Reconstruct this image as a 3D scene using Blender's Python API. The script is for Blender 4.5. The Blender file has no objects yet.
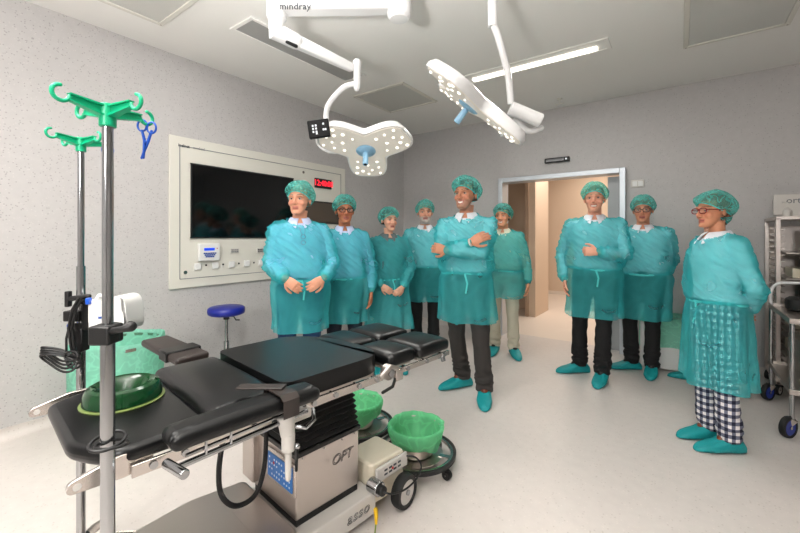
import bpy, bmesh, math, random
import numpy as np
from mathutils import Vector, Matrix, Euler, noise
PI = math.pi
R = math.radians
scene = bpy.context.scene
COL = scene.collection

# ---------------------------------------------------------------- camera
CAM = Vector((3.675, -5.168, 1.367))          # room axes: x from the left wall, y towards the back wall
cam_data = bpy.data.cameras.new('camera')
cam_data.sensor_width = 36.0
cam_data.lens = 385.0 / 800.0 * 36.0
cam_data.shift_y = -(266.5 - 236.0) / 800.0
cam_data.clip_start = 0.05
cam = bpy.data.objects.new('camera', cam_data)
COL.objects.link(cam)
cam.location = CAM
cam.rotation_euler = (R(90), 0, R(36))
scene.camera = cam

# ---------------------------------------------------------------- world, exposure
w = bpy.data.worlds.new('world'); scene.world = w; w.use_nodes = True
w.node_tree.nodes['Background'].inputs[0].default_value = (0.8, 0.85, 0.9, 1)
w.node_tree.nodes['Background'].inputs[1].default_value = 0.15
scene.view_settings.view_transform = 'Standard'
scene.view_settings.look = 'None'
scene.view_settings.exposure = -0.07
scene.view_settings.gamma = 1.0
scene.view_settings.use_curve_mapping = False

def area(name, loc, size, power, color=(1, 1, 1), rot=(0, 0, 0), sizey=None, spread=180):
    l = bpy.data.lights.new(name, 'AREA')
    l.energy = power; l.color = color; l.size = size
    if sizey:
        l.shape = 'RECTANGLE'; l.size_y = sizey
    l.spread = R(spread)
    o = bpy.data.objects.new(name, l); COL.objects.link(o)
    o.location = loc; o.rotation_euler = rot
    return o
# ceiling luminaires of the room (the visible strip, the others run outside the frame)
area('strip_light', (2.52, -1.50, 2.955), 1.15, 16, (1, .97, .93), (0, 0, 0), .07)
area('ceiling_panel_light', (1.6, -5.6, 2.97), 1.2, 38, (1, .97, .94), (0, 0, 0), .6)
area('ceiling_panel_light', (1.3, -3.6, 2.97), 1.2, 14, (1, .98, .96), (0, 0, 0), .3)
area('ceiling_panel_light', (4.3, -5.6, 2.97), 1.2, 14, (1, .98, .96), (0, 0, 0), .6)
# added unseen fill behind the camera, then the photographer's bounced flash beside it
area('direct_fill', (3.9, -7.5, 2.2), .5, 62, (1, .99, .98), (R(84), 0, R(36)))
area('bounced_flash', (3.1, -5.7, 1.45), .25, 150, (1, .98, .95), (R(168), 0, R(34)), spread=125)
# corridor lamps beyond the door
area('corridor_light', (2.6, 1.6, 2.9), 1.6, 50, (1, .91, .82), (0, 0, 0), .9)
area('corridor_light', (2.4, 3.4, 2.9), 1.2, 28, (1, .91, .82), (0, 0, 0), .9)

def room(X, Y):
    """camera-plane metres (right, forward) -> room x, y"""
    return (CAM.x + .80902 * X - .58779 * Y, CAM.y + .58779 * X + .80902 * Y)

# ---------------------------------------------------------------- materials
def new_mat(name):
    m = bpy.data.materials.new(name); m.use_nodes = True
    nt = m.node_tree
    return m, nt, nt.nodes['Principled BSDF']

def L(c):
    return tuple(((v / 255.) / 12.92 if v / 255. <= .04045 else ((v / 255. + .055) / 1.055) ** 2.4) for v in c) + (1,)

def add_bump(nt, b, scale, strength, dist=.002, detail=3, stretch=None):
    tc = nt.nodes.new('ShaderNodeTexCoord')
    n = nt.nodes.new('ShaderNodeTexNoise'); n.inputs['Scale'].default_value = scale; n.inputs['Detail'].default_value = detail
    if stretch:
        mp = nt.nodes.new('ShaderNodeMapping'); mp.inputs['Scale'].default_value = stretch
        nt.links.new(tc.outputs['Object'], mp.inputs[0]); nt.links.new(mp.outputs[0], n.inputs['Vector'])
    else:
        nt.links.new(tc.outputs['Object'], n.inputs['Vector'])
    bp = nt.nodes.new('ShaderNodeBump'); bp.inputs['Strength'].default_value = strength; bp.inputs['Distance'].default_value = dist
    nt.links.new(n.outputs['Fac'], bp.inputs['Height'])
    for s in ([b] if not isinstance(b, list) else b):
        nt.links.new(bp.outputs[0], s.inputs['Normal'])
    return n

def mat(name, col, rough=.5, metal=0., bump=None, emit=None, coat=0., spec=None, trans=0.):
    m, nt, b = new_mat(name)
    b.inputs['Base Color'].default_value = L(col)
    b.inputs['Roughness'].default_value = rough
    b.inputs['Metallic'].default_value = metal
    b.inputs['Coat Weight'].default_value = coat
    b.inputs['Transmission Weight'].default_value = trans
    if spec is not None: b.inputs['Specular IOR Level'].default_value = spec
    if emit:
        b.inputs['Emission Color'].default_value = L(emit[0]); b.inputs['Emission Strength'].default_value = emit[1]
    if bump: add_bump(nt, b, *bump)
    return m

def speckle(name, base, dark, light, rough, scale=60, amount=.62, spec=.3, tint=None):
    m, nt, b = new_mat(name)
    tc = nt.nodes.new('ShaderNodeTexCoord')
    n1 = nt.nodes.new('ShaderNodeTexVoronoi'); n1.inputs['Scale'].default_value = scale
    nt.links.new(tc.outputs['Object'], n1.inputs['Vector'])
    r1 = nt.nodes.new('ShaderNodeValToRGB')          # distance from the chip centre -> chip or ground
    r1.color_ramp.elements[0].position = .16; r1.color_ramp.elements[0].color = (1, 1, 1, 1)
    r1.color_ramp.elements[1].position = .3; r1.color_ramp.elements[1].color = (0, 0, 0, 1)
    nt.links.new(n1.outputs['Distance'], r1.inputs[0])
    r2 = nt.nodes.new('ShaderNodeValToRGB'); r2.color_ramp.interpolation = 'CONSTANT'
    r2.color_ramp.elements[0].position = 0; r2.color_ramp.elements[0].color = L(dark)
    e = r2.color_ramp.elements.new(.16); e.color = L(base)
    e = r2.color_ramp.elements.new(.7); e.color = L(light)
    r2.color_ramp.elements[-1].position = .95; r2.color_ramp.elements[-1].color = L(dark)
    sp = nt.nodes.new('ShaderNodeSeparateColor'); nt.links.new(n1.outputs['Color'], sp.inputs[0])
    nt.links.new(sp.outputs[0], r2.inputs[0])
    mx = nt.nodes.new('ShaderNodeMixRGB'); mx.inputs[1].default_value = L(base)
    ml = nt.nodes.new('ShaderNodeMath'); ml.operation = 'MULTIPLY'; ml.inputs[1].default_value = amount
    nt.links.new(r1.outputs[0], ml.inputs[0]); nt.links.new(ml.outputs[0], mx.inputs[0]); nt.links.new(r2.outputs[0], mx.inputs[2])
    n3 = nt.nodes.new('ShaderNodeTexNoise'); n3.inputs['Scale'].default_value = 18; n3.inputs['Detail'].default_value = 6
    nt.links.new(tc.outputs['Object'], n3.inputs['Vector'])
    mr = nt.nodes.new('ShaderNodeMapRange'); mr.inputs[3].default_value = .93; mr.inputs[4].default_value = 1.07
    nt.links.new(n3.outputs['Fac'], mr.inputs[0])
    m2 = nt.nodes.new('ShaderNodeMixRGB'); m2.blend_type = 'MULTIPLY'; m2.inputs[0].default_value = 1
    nt.links.new(mx.outputs[0], m2.inputs[1]); nt.links.new(mr.outputs[0], m2.inputs[2])
    nt.links.new(m2.outputs[0], b.inputs['Base Color'])
    b.inputs['Roughness'].default_value = rough; b.inputs['Specular IOR Level'].default_value = spec
    return m

def sheer(name, tint, col, alpha, bump=(14, .6, .02), back=.35, rough=.7, stretch=None, var=.1, crease=8, wide=.05):
    """thin non-woven fabric: part see-through, part diffuse and translucent"""
    m, nt, b = new_mat(name)
    nt.nodes.remove(b)
    out = nt.nodes['Material Output']
    t = nt.nodes.new('ShaderNodeBsdfTransparent'); t.inputs[0].default_value = tint + (1,)
    d = nt.nodes.new('ShaderNodeBsdfPrincipled'); d.inputs['Base Color'].default_value = col + (1,)
    d.inputs['Roughness'].default_value = rough; d.inputs['Specular IOR Level'].default_value = .25
    tl = nt.nodes.new('ShaderNodeBsdfTranslucent'); tl.inputs[0].default_value = col + (1,)
    m1 = nt.nodes.new('ShaderNodeMixShader'); m1.inputs[0].default_value = back
    nt.links.new(d.outputs[0], m1.inputs[1]); nt.links.new(tl.outputs[0], m1.inputs[2])
    m2 = nt.nodes.new('ShaderNodeMixShader')
    nt.links.new(t.outputs[0], m2.inputs[1]); nt.links.new(m1.outputs[0], m2.inputs[2])
    n = add_bump(nt, [d, tl], bump[0], bump[1], bump[2], 4, stretch)
    # creases: the cloth doubles up along them and lets less through
    n2 = nt.nodes.new('ShaderNodeTexNoise'); n2.inputs['Scale'].default_value = crease; n2.inputs['Detail'].default_value = 1.5; n2.inputs['Distortion'].default_value = .6
    tc = nt.nodes.new('ShaderNodeTexCoord'); nt.links.new(tc.outputs['Object'], n2.inputs['Vector'])
    s1 = nt.nodes.new('ShaderNodeMath'); s1.operation = 'SUBTRACT'; s1.inputs[1].default_value = .5; nt.links.new(n2.outputs['Fac'], s1.inputs[0])
    s2 = nt.nodes.new('ShaderNodeMath'); s2.operation = 'ABSOLUTE'; nt.links.new(s1.outputs[0], s2.inputs[0])
    mr = nt.nodes.new('ShaderNodeMapRange'); mr.inputs[1].default_value = wide; mr.inputs[2].default_value = .0
    mr.inputs[3].default_value = alpha - .03; mr.inputs[4].default_value = min(1, alpha + var)
    nt.links.new(s2.outputs[0], mr.inputs[0]); nt.links.new(mr.outputs[0], m2.inputs[0])
    nt.links.new(m2.outputs[0], out.inputs['Surface'])
    return m

M = {}
M['wall'] = speckle('speckled_wall_vinyl', (189, 186, 185), (122, 118, 118), (208, 203, 200), .55, 62, .5)
M['floor'] = speckle('speckled_floor_vinyl', (210, 202, 197), (165, 153, 145), (228, 219, 212), .38, 62, .42, .4)
M['ceiling'] = mat('ceiling_paint', (236, 234, 230), .6)
M['frame_cream'] = mat('cream_panel', (216, 213, 203), .4)
M['vent_metal'] = mat('vent_metal', (216, 213, 204), .5)
M['vent_mesh'] = mat('vent_mesh', (204, 204, 200), .7, 0, (220, .5, .002))
M['dark_lens'] = mat('unlit_lens', (160, 160, 158), .4)
M['white_plastic'] = mat('white_plastic', (224, 224, 222), .3)
M['white_enamel'] = mat('white_enamel', (222, 222, 222), .28, coat=.15)
M['steel'] = mat('stainless_steel', (205, 198, 192), .27, 1.0, (90, .05, .001, 3, (1, 1, 30)))
M['brushed'] = mat('brushed_steel', (196, 188, 182), .36, 1.0, (60, .1, .001, 3, (1, 25, 25)))
M['chrome'] = mat('polished_steel', (172, 174, 176), .13, 1.0)
M['panel_black'] = mat('black_control_panel', (8, 8, 9), .5, spec=.15)
M['alu'] = mat('aluminium_frame', (200, 206, 212), .4, .6)
M['grey_door'] = mat('grey_door', (165, 168, 170), .5)
M['corridor'] = mat('corridor_wall', (212, 190, 168), .6)
M['corridor_dark'] = mat('corridor_wall_darker', (176, 150, 128), .6)
M['corridor_floor'] = mat('corridor_floor', (226, 214, 202), .35)
M['black_pad'] = mat('black_vinyl_pad', (9, 10, 11), .31, 0, (260, .1, .001), spec=.38)
M['strap'] = mat('brown_black_strap', (44, 36, 33), .42, 0, (120, .2, .001))
M['black'] = mat('black_plastic', (14, 14, 15), .42)
M['rubber'] = mat('black_rubber', (20, 20, 20), .6)
M['bellows'] = mat('black_bellows', (10, 10, 11), .6)
M['screen'] = mat('dark_screen', (4, 6, 7), .08)
M['cream_box'] = mat('cream_enamel', (232, 222, 200), .35)
M['grey_plastic'] = mat('light_grey_plastic', (200, 196, 190), .4)
M['green_plastic'] = mat('green_plastic', (0, 168, 120), .35)
M['blue_plastic'] = mat('blue_plastic', (28, 84, 190), .3)
M['blue_vinyl'] = mat('blue_vinyl', (20, 34, 140), .38)
M['panel_blue'] = mat('blue_keypad', (40, 110, 180), .35, emit=((40, 110, 190), .15))
M['key_white'] = mat('pale_key', (220, 230, 240), .4)
M['red'] = mat('red_key', (200, 20, 30), .4)
M['yellow'] = mat('yellow_plug', (235, 190, 30), .4)
M['cable_green'] = mat('green_yellow_cable', (120, 140, 50), .5)
M['led_red'] = mat('red_led', (255, 40, 60), .4, emit=((255, 40, 60), 1.6))
M['display_blue'] = mat('blue_display', (20, 60, 200), .4, emit=((20, 70, 220), .8))
M['blue_key'] = mat('blue_key', (20, 70, 160), .4)
M['print_dark'] = mat('dark_print', (50, 55, 62), .6)
M['print_grey'] = mat('grey_print', (120, 122, 124), .6)
M['print_light'] = mat('light_print', (215, 220, 225), .6, emit=((215, 220, 225), .3))
M['lamp_blue'] = mat('pale_blue_plastic', (140, 185, 215), .35)
M['lit_strip'] = mat('lit_diffuser', (255, 252, 245), .5, emit=((255, 246, 232), 4.0))
M['led_white'] = mat('lit_led', (255, 250, 240), .5, emit=((255, 246, 232), 1.5))
M['lamp_glass'] = mat('lit_lamp_lens', (186, 182, 174), .3, 0, (110, .8, .006), emit=((255, 244, 226), .28))
M['gel'] = mat('dark_green_gel', (3, 54, 22), .16, coat=.25, spec=.5)
M['gel_rim'] = mat('pale_green_gel_rim', (112, 128, 72), .3)
M['bag_green'] = sheer('green_waste_bag', (.5, .98, .65), (.26, .86, .46), .68, (22, .7, .01), .4, .35, None, .12, 10)
M['bag_mint'] = sheer('mint_waste_bag', (.7, .98, .85), (.34, .76, .60), .84, (14, .6, .01), .4, .35, None, .12, 12)
M['bin_inner'] = mat('bin_liner_metal', (170, 175, 165), .4, .8)
M['gown'] = sheer('teal_gown_fabric', (.68, .98, 1.), (.07, .57, .60), .44, (28, .4, .006), .3, .6, (1, 1, .5), .06, 5, .17)
M['cap'] = sheer('teal_cap_fabric', (.62, .96, .92), (.16, .62, .56), .36, (60, .5, .004), .35, .8, None, .3, 22)
M['shoe_cover'] = mat('teal_shoe_cover', (0, 142, 146), .6, 0, (45, .8, .006))
M['cuff'] = mat('teal_elastic', (70, 190, 190), .7)
M['shirt_white'] = mat('white_shirt', (225, 228, 235), .8, 0, (20, .4, .01))
M['shirt_blue'] = mat('pale_blue_shirt', (186, 196, 224), .8, 0, (20, .4, .01))
M['jacket_grey'] = mat('grey_jacket', (92, 104, 106), .8, 0, (20, .4, .01))
M['shirt_cream'] = mat('cream_shirt', (212, 212, 190), .8, 0, (20, .4, .01))
M['trousers_black'] = mat('black_trousers', (13, 12, 14), .85, 0, (18, .5, .01))
M['trousers_charcoal'] = mat('charcoal_trousers', (50, 46, 44), .85, 0, (18, .5, .01))
M['trousers_navy'] = mat('navy_trousers', (22, 26, 40), .85, 0, (18, .5, .01))
M['jeans'] = mat('blue_jeans', (24, 48, 84), .85, 0, (30, .5, .01))
M['trousers_beige'] = mat('beige_trousers', (196, 188, 168), .85, 0, (18, .5, .01))
M['trousers_grey'] = mat('grey_trousers', (120, 120, 118), .85, 0, (18, .5, .01))
M['leather_brown'] = mat('brown_leather', (110, 48, 22), .4)
M['glasses_black'] = mat('black_glasses', (16, 14, 14), .3)
M['glasses_red'] = mat('dark_red_glasses', (120, 12, 26), .25)
M['wire'] = mat('thin_wire_frame', (60, 90, 110), .3, .5)
M['eye_white'] = mat('eyeball', (178, 168, 160), .3)
M['iris'] = mat('dark_iris', (38, 24, 16), .2)
def lens_mat():
    m, nt, b = new_mat('glasses_lens')
    nt.nodes.remove(b)
    t = nt.nodes.new('ShaderNodeBsdfTransparent'); g = nt.nodes.new('ShaderNodeBsdfGlossy'); g.inputs['Roughness'].default_value = .05
    mx = nt.nodes.new('ShaderNodeMixShader'); mx.inputs[0].default_value = .06
    nt.links.new(t.outputs[0], mx.inputs[1]); nt.links.new(g.outputs[0], mx.inputs[2])
    nt.links.new(mx.outputs[0], nt.nodes['Material Output'].inputs[0])
    return m
M['lens'] = lens_mat()
def skin_mat():
    m, nt, b = new_mat('skin')
    a = nt.nodes.new('ShaderNodeAttribute'); a.attribute_name = 'Col'
    nt.links.new(a.outputs['Color'], b.inputs['Base Color'])
    b.inputs['Roughness'].default_value = .48; b.inputs['Specular IOR Level'].default_value = .35
    add_bump(nt, b, 160, .15, .001)
    return m
M['skin'] = skin_mat()
def plaid_mat():
    m, nt, b = new_mat('navy_white_check_fabric')
    tc = nt.nodes.new('ShaderNodeTexCoord'); sp = nt.nodes.new('ShaderNodeSeparateXYZ')
    nt.links.new(tc.outputs['Object'], sp.inputs[0])
    res = []
    for ax, sc in (('Z', 23.), ('A', 20.)):
        if ax == 'Z':
            src = sp.outputs[2]
        else:
            ad = nt.nodes.new('ShaderNodeMath'); ad.operation = 'ADD'
            nt.links.new(sp.outputs[0], ad.inputs[0]); nt.links.new(sp.outputs[1], ad.inputs[1]); src = ad.outputs[0]
        mu = nt.nodes.new('ShaderNodeMath'); mu.operation = 'MULTIPLY'; mu.inputs[1].default_value = sc; nt.links.new(src, mu.inputs[0])
        fr = nt.nodes.new('ShaderNodeMath'); fr.operation = 'FRACT'; nt.links.new(mu.outputs[0], fr.inputs[0])
        gt = nt.nodes.new('ShaderNodeMath'); gt.operation = 'GREATER_THAN'; gt.inputs[1].default_value = .5; nt.links.new(fr.outputs[0], gt.inputs[0])
        res.append(gt)
    ad = nt.nodes.new('ShaderNodeMath'); ad.operation = 'ADD'
    nt.links.new(res[0].outputs[0], ad.inputs[0]); nt.links.new(res[1].outputs[0], ad.inputs[1])
    dv = nt.nodes.new('ShaderNodeMath'); dv.operation = 'MULTIPLY'; dv.inputs[1].default_value = .5; nt.links.new(ad.outputs[0], dv.inputs[0])
    rp = nt.nodes.new('ShaderNodeValToRGB'); rp.color_ramp.interpolation = 'CONSTANT'
    rp.color_ramp.elements[0].color = L((226, 222, 222)); rp.color_ramp.elements[1].position = .75; rp.color_ramp.elements[1].color = L((20, 24, 48))
    e = rp.color_ramp.elements.new(.3); e.color = L((104, 106, 124))
    nt.links.new(dv.outputs[0], rp.inputs[0]); nt.links.new(rp.outputs[0], b.inputs['Base Color'])
    b.inputs['Roughness'].default_value = .85
    return m
M['plaid'] = plaid_mat()

# ---------------------------------------------------------------- mesh helpers
class MB:
    """collects closed shapes, builds them as one mesh"""
    def __init__(s):
        s.v = []; s.f = []; s.mi = []; s.cur = 0
    def add(s, vs, fs):
        n = len(s.v)
        s.v += [tuple(v) for v in vs]
        s.f += [tuple(i + n for i in f) for f in fs]
        s.mi += [s.cur] * len(fs)
    def box(s, c, d, rot=None):
        c = Vector(c); hx, hy, hz = d[0] / 2, d[1] / 2, d[2] / 2
        vs = [Vector((x * hx, y * hy, z * hz)) for z in (-1, 1) for y in (-1, 1) for x in (-1, 1)]
        if rot is not None: vs = [rot @ v for v in vs]
        s.add([v + c for v in vs], [(0, 2, 3, 1), (4, 5, 7, 6), (0, 1, 5, 4), (2, 6, 7, 3), (0, 4, 6, 2), (1, 3, 7, 5)])
        return s
    def rings(s, rs, cap=True, closed=False):
        """rs: list of equal-length point rings"""
        n = len(rs[0]); vs = [p for r in rs for p in r]; fs = []
        m = len(rs)
        for i in range(m if closed else m - 1):
            a = i * n; b = ((i + 1) % m) * n
            for j in range(n):
                k = (j + 1) % n
                fs.append((a + j, a + k, b + k, b + j))
        if cap and not closed:
            fs.append(tuple(range(n - 1, -1, -1))); fs.append(tuple(range((m - 1) * n, m * n)))
        s.add(vs, fs)
        return s
    def tube(s, path, r, seg=12, round_ends=False, flat=1., up=None, closed=False):
        P = [Vector(p) for p in path]
        rr = list(r) if isinstance(r, (list, tuple)) else [r] * len(P)
        if round_ends:
            d0 = (P[0] - P[1]).normalized(); d1 = (P[-1] - P[-2]).normalized()
            a, ra, b, rb = P[0], rr[0], P[-1], rr[-1]
            pre = [(a + d0 * ra * q, ra * math.sqrt(max(0.0, 1 - q * q)) + 1e-5) for q in (.99, .8, .45)]
            post = [(b + d1 * rb * q, rb * math.sqrt(max(0.0, 1 - q * q)) + 1e-5) for q in (.45, .8, .99)]
            P = [p for p, _ in pre] + P + [p for p, _ in post]
            rr = [q for _, q in pre] + rr + [q for _, q in post]
        n = len(P); rs = []; prev = None
        for i in range(n):
            if closed: t = P[(i + 1) % n] - P[i - 1]
            else: t = (P[min(i + 1, n - 1)] - P[max(i - 1, 0)])
            t.normalize()
            if prev is None:
                a = Vector(up) if up else (Vector((0, 0, 1)) if abs(t.z) < .9 else Vector((1, 0, 0)))
            else: a = prev
            x = (a - t * a.dot(t)).normalized(); y = t.cross(x); prev = x
            rs.append([P[i] + x * (math.cos(2 * PI * k / seg) * rr[i] * flat) + y * (math.sin(2 * PI * k / seg) * rr[i]) for k in range(seg)])
        s.rings(rs, not closed, closed)
        return s
    def cyl(s, a, b, r, r2=None, seg=24):
        return s.tube([a, b], [r, r if r2 is None else r2], seg)
    def ell(s, c, r, rot=None, seg=20, rg=12):
        rs = []
        for i in range(rg + 1):
            t = PI * i / rg; t = min(max(t, .02), PI - .02)
            rs.append([Vector((r[0] * math.sin(t) * math.cos(2 * PI * k / seg), r[1] * math.sin(t) * math.sin(2 * PI * k / seg), -r[2] * math.cos(t))) for k in range(seg)])
        c = Vector(c)
        rs = [[(rot @ p if rot is not None else p) + c for p in q] for q in rs]
        return s.rings(rs)
    def lathe(s, prof, c=(0, 0, 0), seg=40, closed=False, fn=None):
        c = Vector(c); rs = []
        for (r, z) in prof:
            ring = []
            for k in range(seg):
                a = 2 * PI * k / seg; q = r; zz = z
                if fn: q, zz = fn(r, z, a)
                ring.append(c + Vector((q * math.cos(a), q * math.sin(a), zz)))
            rs.append(ring)
        return s.rings(rs, not closed, closed)
    def sheet(s, rs):
        """open grid of rings (no caps)"""
        return s.rings(rs, False)
    def prism(s, pts, z0, z1, mat4=None):
        """polygon pts in xy, extruded in z"""
        n = len(pts)
        lo = [Vector((p[0], p[1], z0)) for p in pts]; hi = [Vector((p[0], p[1], z1)) for p in pts]
        vs = lo + hi
        if mat4 is not None: vs = [mat4 @ v for v in vs]
        fs = [tuple(range(n - 1, -1, -1)), tuple(range(n, 2 * n))] + [(i, (i + 1) % n, (i + 1) % n + n, i + n) for i in range(n)]
        s.add(vs, fs)
        return s
    def build(s, name, mats, parent=None, smooth=True, bevel=0, seg=2, sub=0, auto=35):
        me = bpy.data.meshes.new(name)
        me.from_pydata([tuple(v) for v in s.v], [], s.f); me.update()
        bm = bmesh.new(); bm.from_mesh(me); bmesh.ops.recalc_face_normals(bm, faces=bm.faces); bm.to_mesh(me); bm.free()
        for m in (mats if isinstance(mats, (list, tuple)) else [mats]): me.materials.append(m)
        if max(s.mi or [0]) > 0: me.polygons.foreach_set('material_index', s.mi)
        o = bpy.data.objects.new(name, me); COL.objects.link(o)
        if parent is not None: o.parent = parent
        if smooth:
            me.polygons.foreach_set('use_smooth', [True] * len(me.polygons))
            if auto:
                try: me.set_sharp_from_angle(angle=R(auto))
                except Exception: pass
        if bevel:
            b = o.modifiers.new('bevel', 'BEVEL'); b.width = bevel; b.segments = seg; b.limit_method = 'ANGLE'; b.angle_limit = R(40)
            b.harden_normals = False
            me.polygons.foreach_set('use_smooth', [True] * len(me.polygons))
        if sub:
            q = o.modifiers.new('sub', 'SUBSURF'); q.levels = sub; q.render_levels = sub
        return o

def B(c, d, rot=None): return MB().box(c, d, rot)
def empty(name, loc=(0, 0, 0), rz=0., rot=None):
    o = bpy.data.objects.new(name, None); COL.objects.link(o)
    o.empty_display_size = .1
    o.location = loc; o.rotation_euler = rot if rot else (0, 0, rz)
    return o
def tag(o, label, cat, group=None, kind=None):
    o['label'] = label; o['category'] = cat
    if group: o['group'] = group
    if kind: o['kind'] = kind
    return o
def struct(o): o['kind'] = 'structure'; return o
def copy_tree(o, parent=None):
    c = o.copy(); COL.objects.link(c)
    if parent is not None: c.parent = parent
    for ch in [x for x in COL.objects if x.parent == o]:
        copy_tree(ch, c)
    return c
def frame(o, x, y):
    """4x4 with origin o and in-plane axes x, y"""
    x = Vector(x).normalized(); z = x.cross(Vector(y)).normalized(); y = z.cross(x)
    m = Matrix((x, y, z)).transposed().to_4x4(); m.translation = Vector(o)
    return m
def text(name, body, size, mtx, m, parent=None, outline=0, extrude=.0006, shear=0, align='CENTER', bold=0, spacing=1.):
    c = bpy.data.curves.new(name, 'FONT'); c.body = body; c.size = size
    c.align_x = align; c.align_y = 'CENTER'; c.shear = shear; c.space_character = spacing
    c.resolution_u = 3
    if outline: c.fill_mode = 'NONE'; c.bevel_depth = outline; c.bevel_resolution = 0
    else: c.extrude = extrude; c.offset = bold
    t = bpy.data.objects.new(name, c); COL.objects.link(t)
    bpy.context.view_layer.update()
    me = bpy.data.meshes.new_from_object(t.evaluated_get(bpy.context.evaluated_depsgraph_get()))
    bpy.data.objects.remove(t)
    me.transform(mtx); me.materials.clear(); me.materials.append(m)
    o = bpy.data.objects.new(name, me); COL.objects.link(o)
    if parent is not None: o.parent = parent
    return o
# ================================================================ the room
X1, YR, HZ = 6.6, -8.0, 3.0
TW = .16
def wallbox(name, lo, hi, m, **k):
    c = [(a + b) / 2 for a, b in zip(lo, hi)]; d = [b - a for a, b in zip(lo, hi)]
    return struct(B(c, d).build(name, m, **k))
wallbox('floor', (-.1, YR, -.1), (X1, TW, 0), M['floor'], smooth=False)
wallbox('ceiling', (-.1, YR, HZ), (X1, TW, HZ + .1), M['ceiling'], smooth=False)
wallbox('wall_left', (-.1, YR, 0), (0, TW, HZ), M['wall'], smooth=False)
wallbox('wall_right', (X1, YR, 0), (X1 + .1, TW, HZ), M['wall'], smooth=False)
wallbox('wall_front', (-.1, YR - .1, 0), (X1 + .1, YR, HZ), M['wall'], smooth=False)
DX0, DX1, DZ = 1.645, 3.17, 2.16
mb = MB()
for lo, hi in (((0, 0, 0), (DX0 + .04, TW, HZ)), ((DX1 - .04, 0, 0), (X1, TW, HZ)), ((DX0 + .04, 0, DZ - .04), (DX1 - .04, TW, HZ))):
    mb.box([(a + b) / 2 for a, b in zip(lo, hi)], [b - a for a, b in zip(lo, hi)])
struct(mb.build('wall_back', M['wall'], smooth=False))
# coved floor skirting: vinyl curved up the wall
def cove(name, axis, a, b):
    pr = [(0, 0)] + [(.055 - .055 * math.sin(t), .055 - .055 * math.cos(t)) for t in [PI / 2 * i / 6 for i in range(7)]] + [(.004, .075), (0, .075)]
    vs = []; n = len(pr)
    for e in (a, b):
        for (o, z) in pr:
            vs.append((o, e, z) if axis == 'left' else (e, -o, z))
    fs = [(i, (i + 1) % n, (i + 1) % n + n, i + n) for i in range(n)] + [tuple(range(n)), tuple(range(2 * n - 1, n - 1, -1))]
    m = MB(); m.add(vs, fs)
    struct(m.build(name, M['floor']))
cove('baseboard_left', 'left', YR, 0)
cove('baseboard_back', 'back', 0, DX0)
cove('baseboard_back_right', 'back', DX1, X1)
# faint welded seams of the wall vinyl
mb = MB(); mb.box((.006, -.003, 1.53), (.012, .006, 2.9)); struct(mb.build('trim_1', M['wall']))

# door frame, reveal, retracted sliding leaf
mb = MB()
fw = .06
mb.box((DX0 + fw / 2, .045, DZ / 2), (fw, .23, DZ)); mb.box((DX1 - fw / 2, .045, DZ / 2), (fw, .23, DZ))
mb.box(((DX0 + DX1) / 2, .045, DZ - fw / 2), (DX1 - DX0 - 2 * fw, .23, fw))
struct(mb.build('door_1', M['alu'], bevel=.004))
mb = MB(); mb.box((DX1 - .13, .10, 1.04), (.14, .045, 2.08)); struct(mb.build('door_2', M['grey_door'], bevel=.003))

# corridor beyond
wallbox('floor_corridor', (-1.2, TW, -.1), (5.2, 4.6, -.002), M['corridor_floor'], smooth=False)
wallbox('ceiling_corridor', (-1.2, TW, HZ), (5.2, 4.6, HZ + .1), M['ceiling'], smooth=False)
wallbox('wall_corridor_far', (-1.2, 4.36, 0), (5.2, 4.5, HZ), M['corridor'], smooth=False)
wallbox('wall_corridor_left', (-.2, 2.05, 0), (1.56, 2.2, HZ), M['corridor'], smooth=False)
wallbox('wall_corridor_pier', (1.56, 1.41, 0), (1.71, 2.2, HZ), M['corridor'], smooth=False)
wallbox('wall_corridor_side', (-.9, .16, 0), (-.75, 4.4, HZ), M['corridor'], smooth=False)
wallbox('wall_corridor_right', (4.4, .16, 0), (4.55, 4.4, HZ), M['corridor'], smooth=False)
wallbox('trim_2', (1.545, 1.385, 0), (1.60, 1.409, 2.6), M['corridor_dark'])  # darker strip on the narrow front face of the pier
wallbox('baseboard_corridor', (-.7, 4.345, 0), (4.4, 4.358, .07), M['corridor_floor'])
# notice plate on the corridor wall
s = B((2.82, 4.345, 1.5), (.12, .02, .3)).build('wall_plate', M['white_plastic'], bevel=.004)
tag(s, 'small white plate on the beige corridor wall seen through the doorway', 'plate')

# ---------------------------------------------------------------- ceiling fittings
def strip_light(cx, cy, ln, along_x, lit, label):
    t = empty('strip_lamp', (cx, cy, HZ - .0005), 0 if along_x else PI / 2)
    f = MB()
    fwid = .2 if lit else .26
    for (c, d) in (((0, fwid / 2, -.006), (ln + .2, .03, .012)), ((0, -fwid / 2, -.006), (ln + .2, .03, .012)),
                   ((ln / 2 + .085, 0, -.006), (.03, fwid - .03, .012)), ((-ln / 2 - .085, 0, -.006), (.03, fwid - .03, .012))):
        f.box(c, d)
    f.build('frame', M['ceiling'], t, bevel=.002)
    p = MB(); p.box((0, 0, -.003), (ln + .14, fwid - .03, .006)); p.build('cover_plate', M['ceiling'] if lit else M['dark_lens'] , t)
    if lit:
        d = MB(); d.box((0, .02, -.014), (ln, .062, .016)); d.build('diffuser', M['lit_strip'], t, bevel=.004)
    tag(t, label, 'ceiling lamp')
    return t
strip_light(2.52, -1.50, 1.16, True, True, 'long lit white strip lamp recessed in the ceiling above the doorway')
strip_light(.96, -2.86, 1.1, False, False, 'unlit grey strip lamp in the ceiling behind the left hanging arm')

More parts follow.
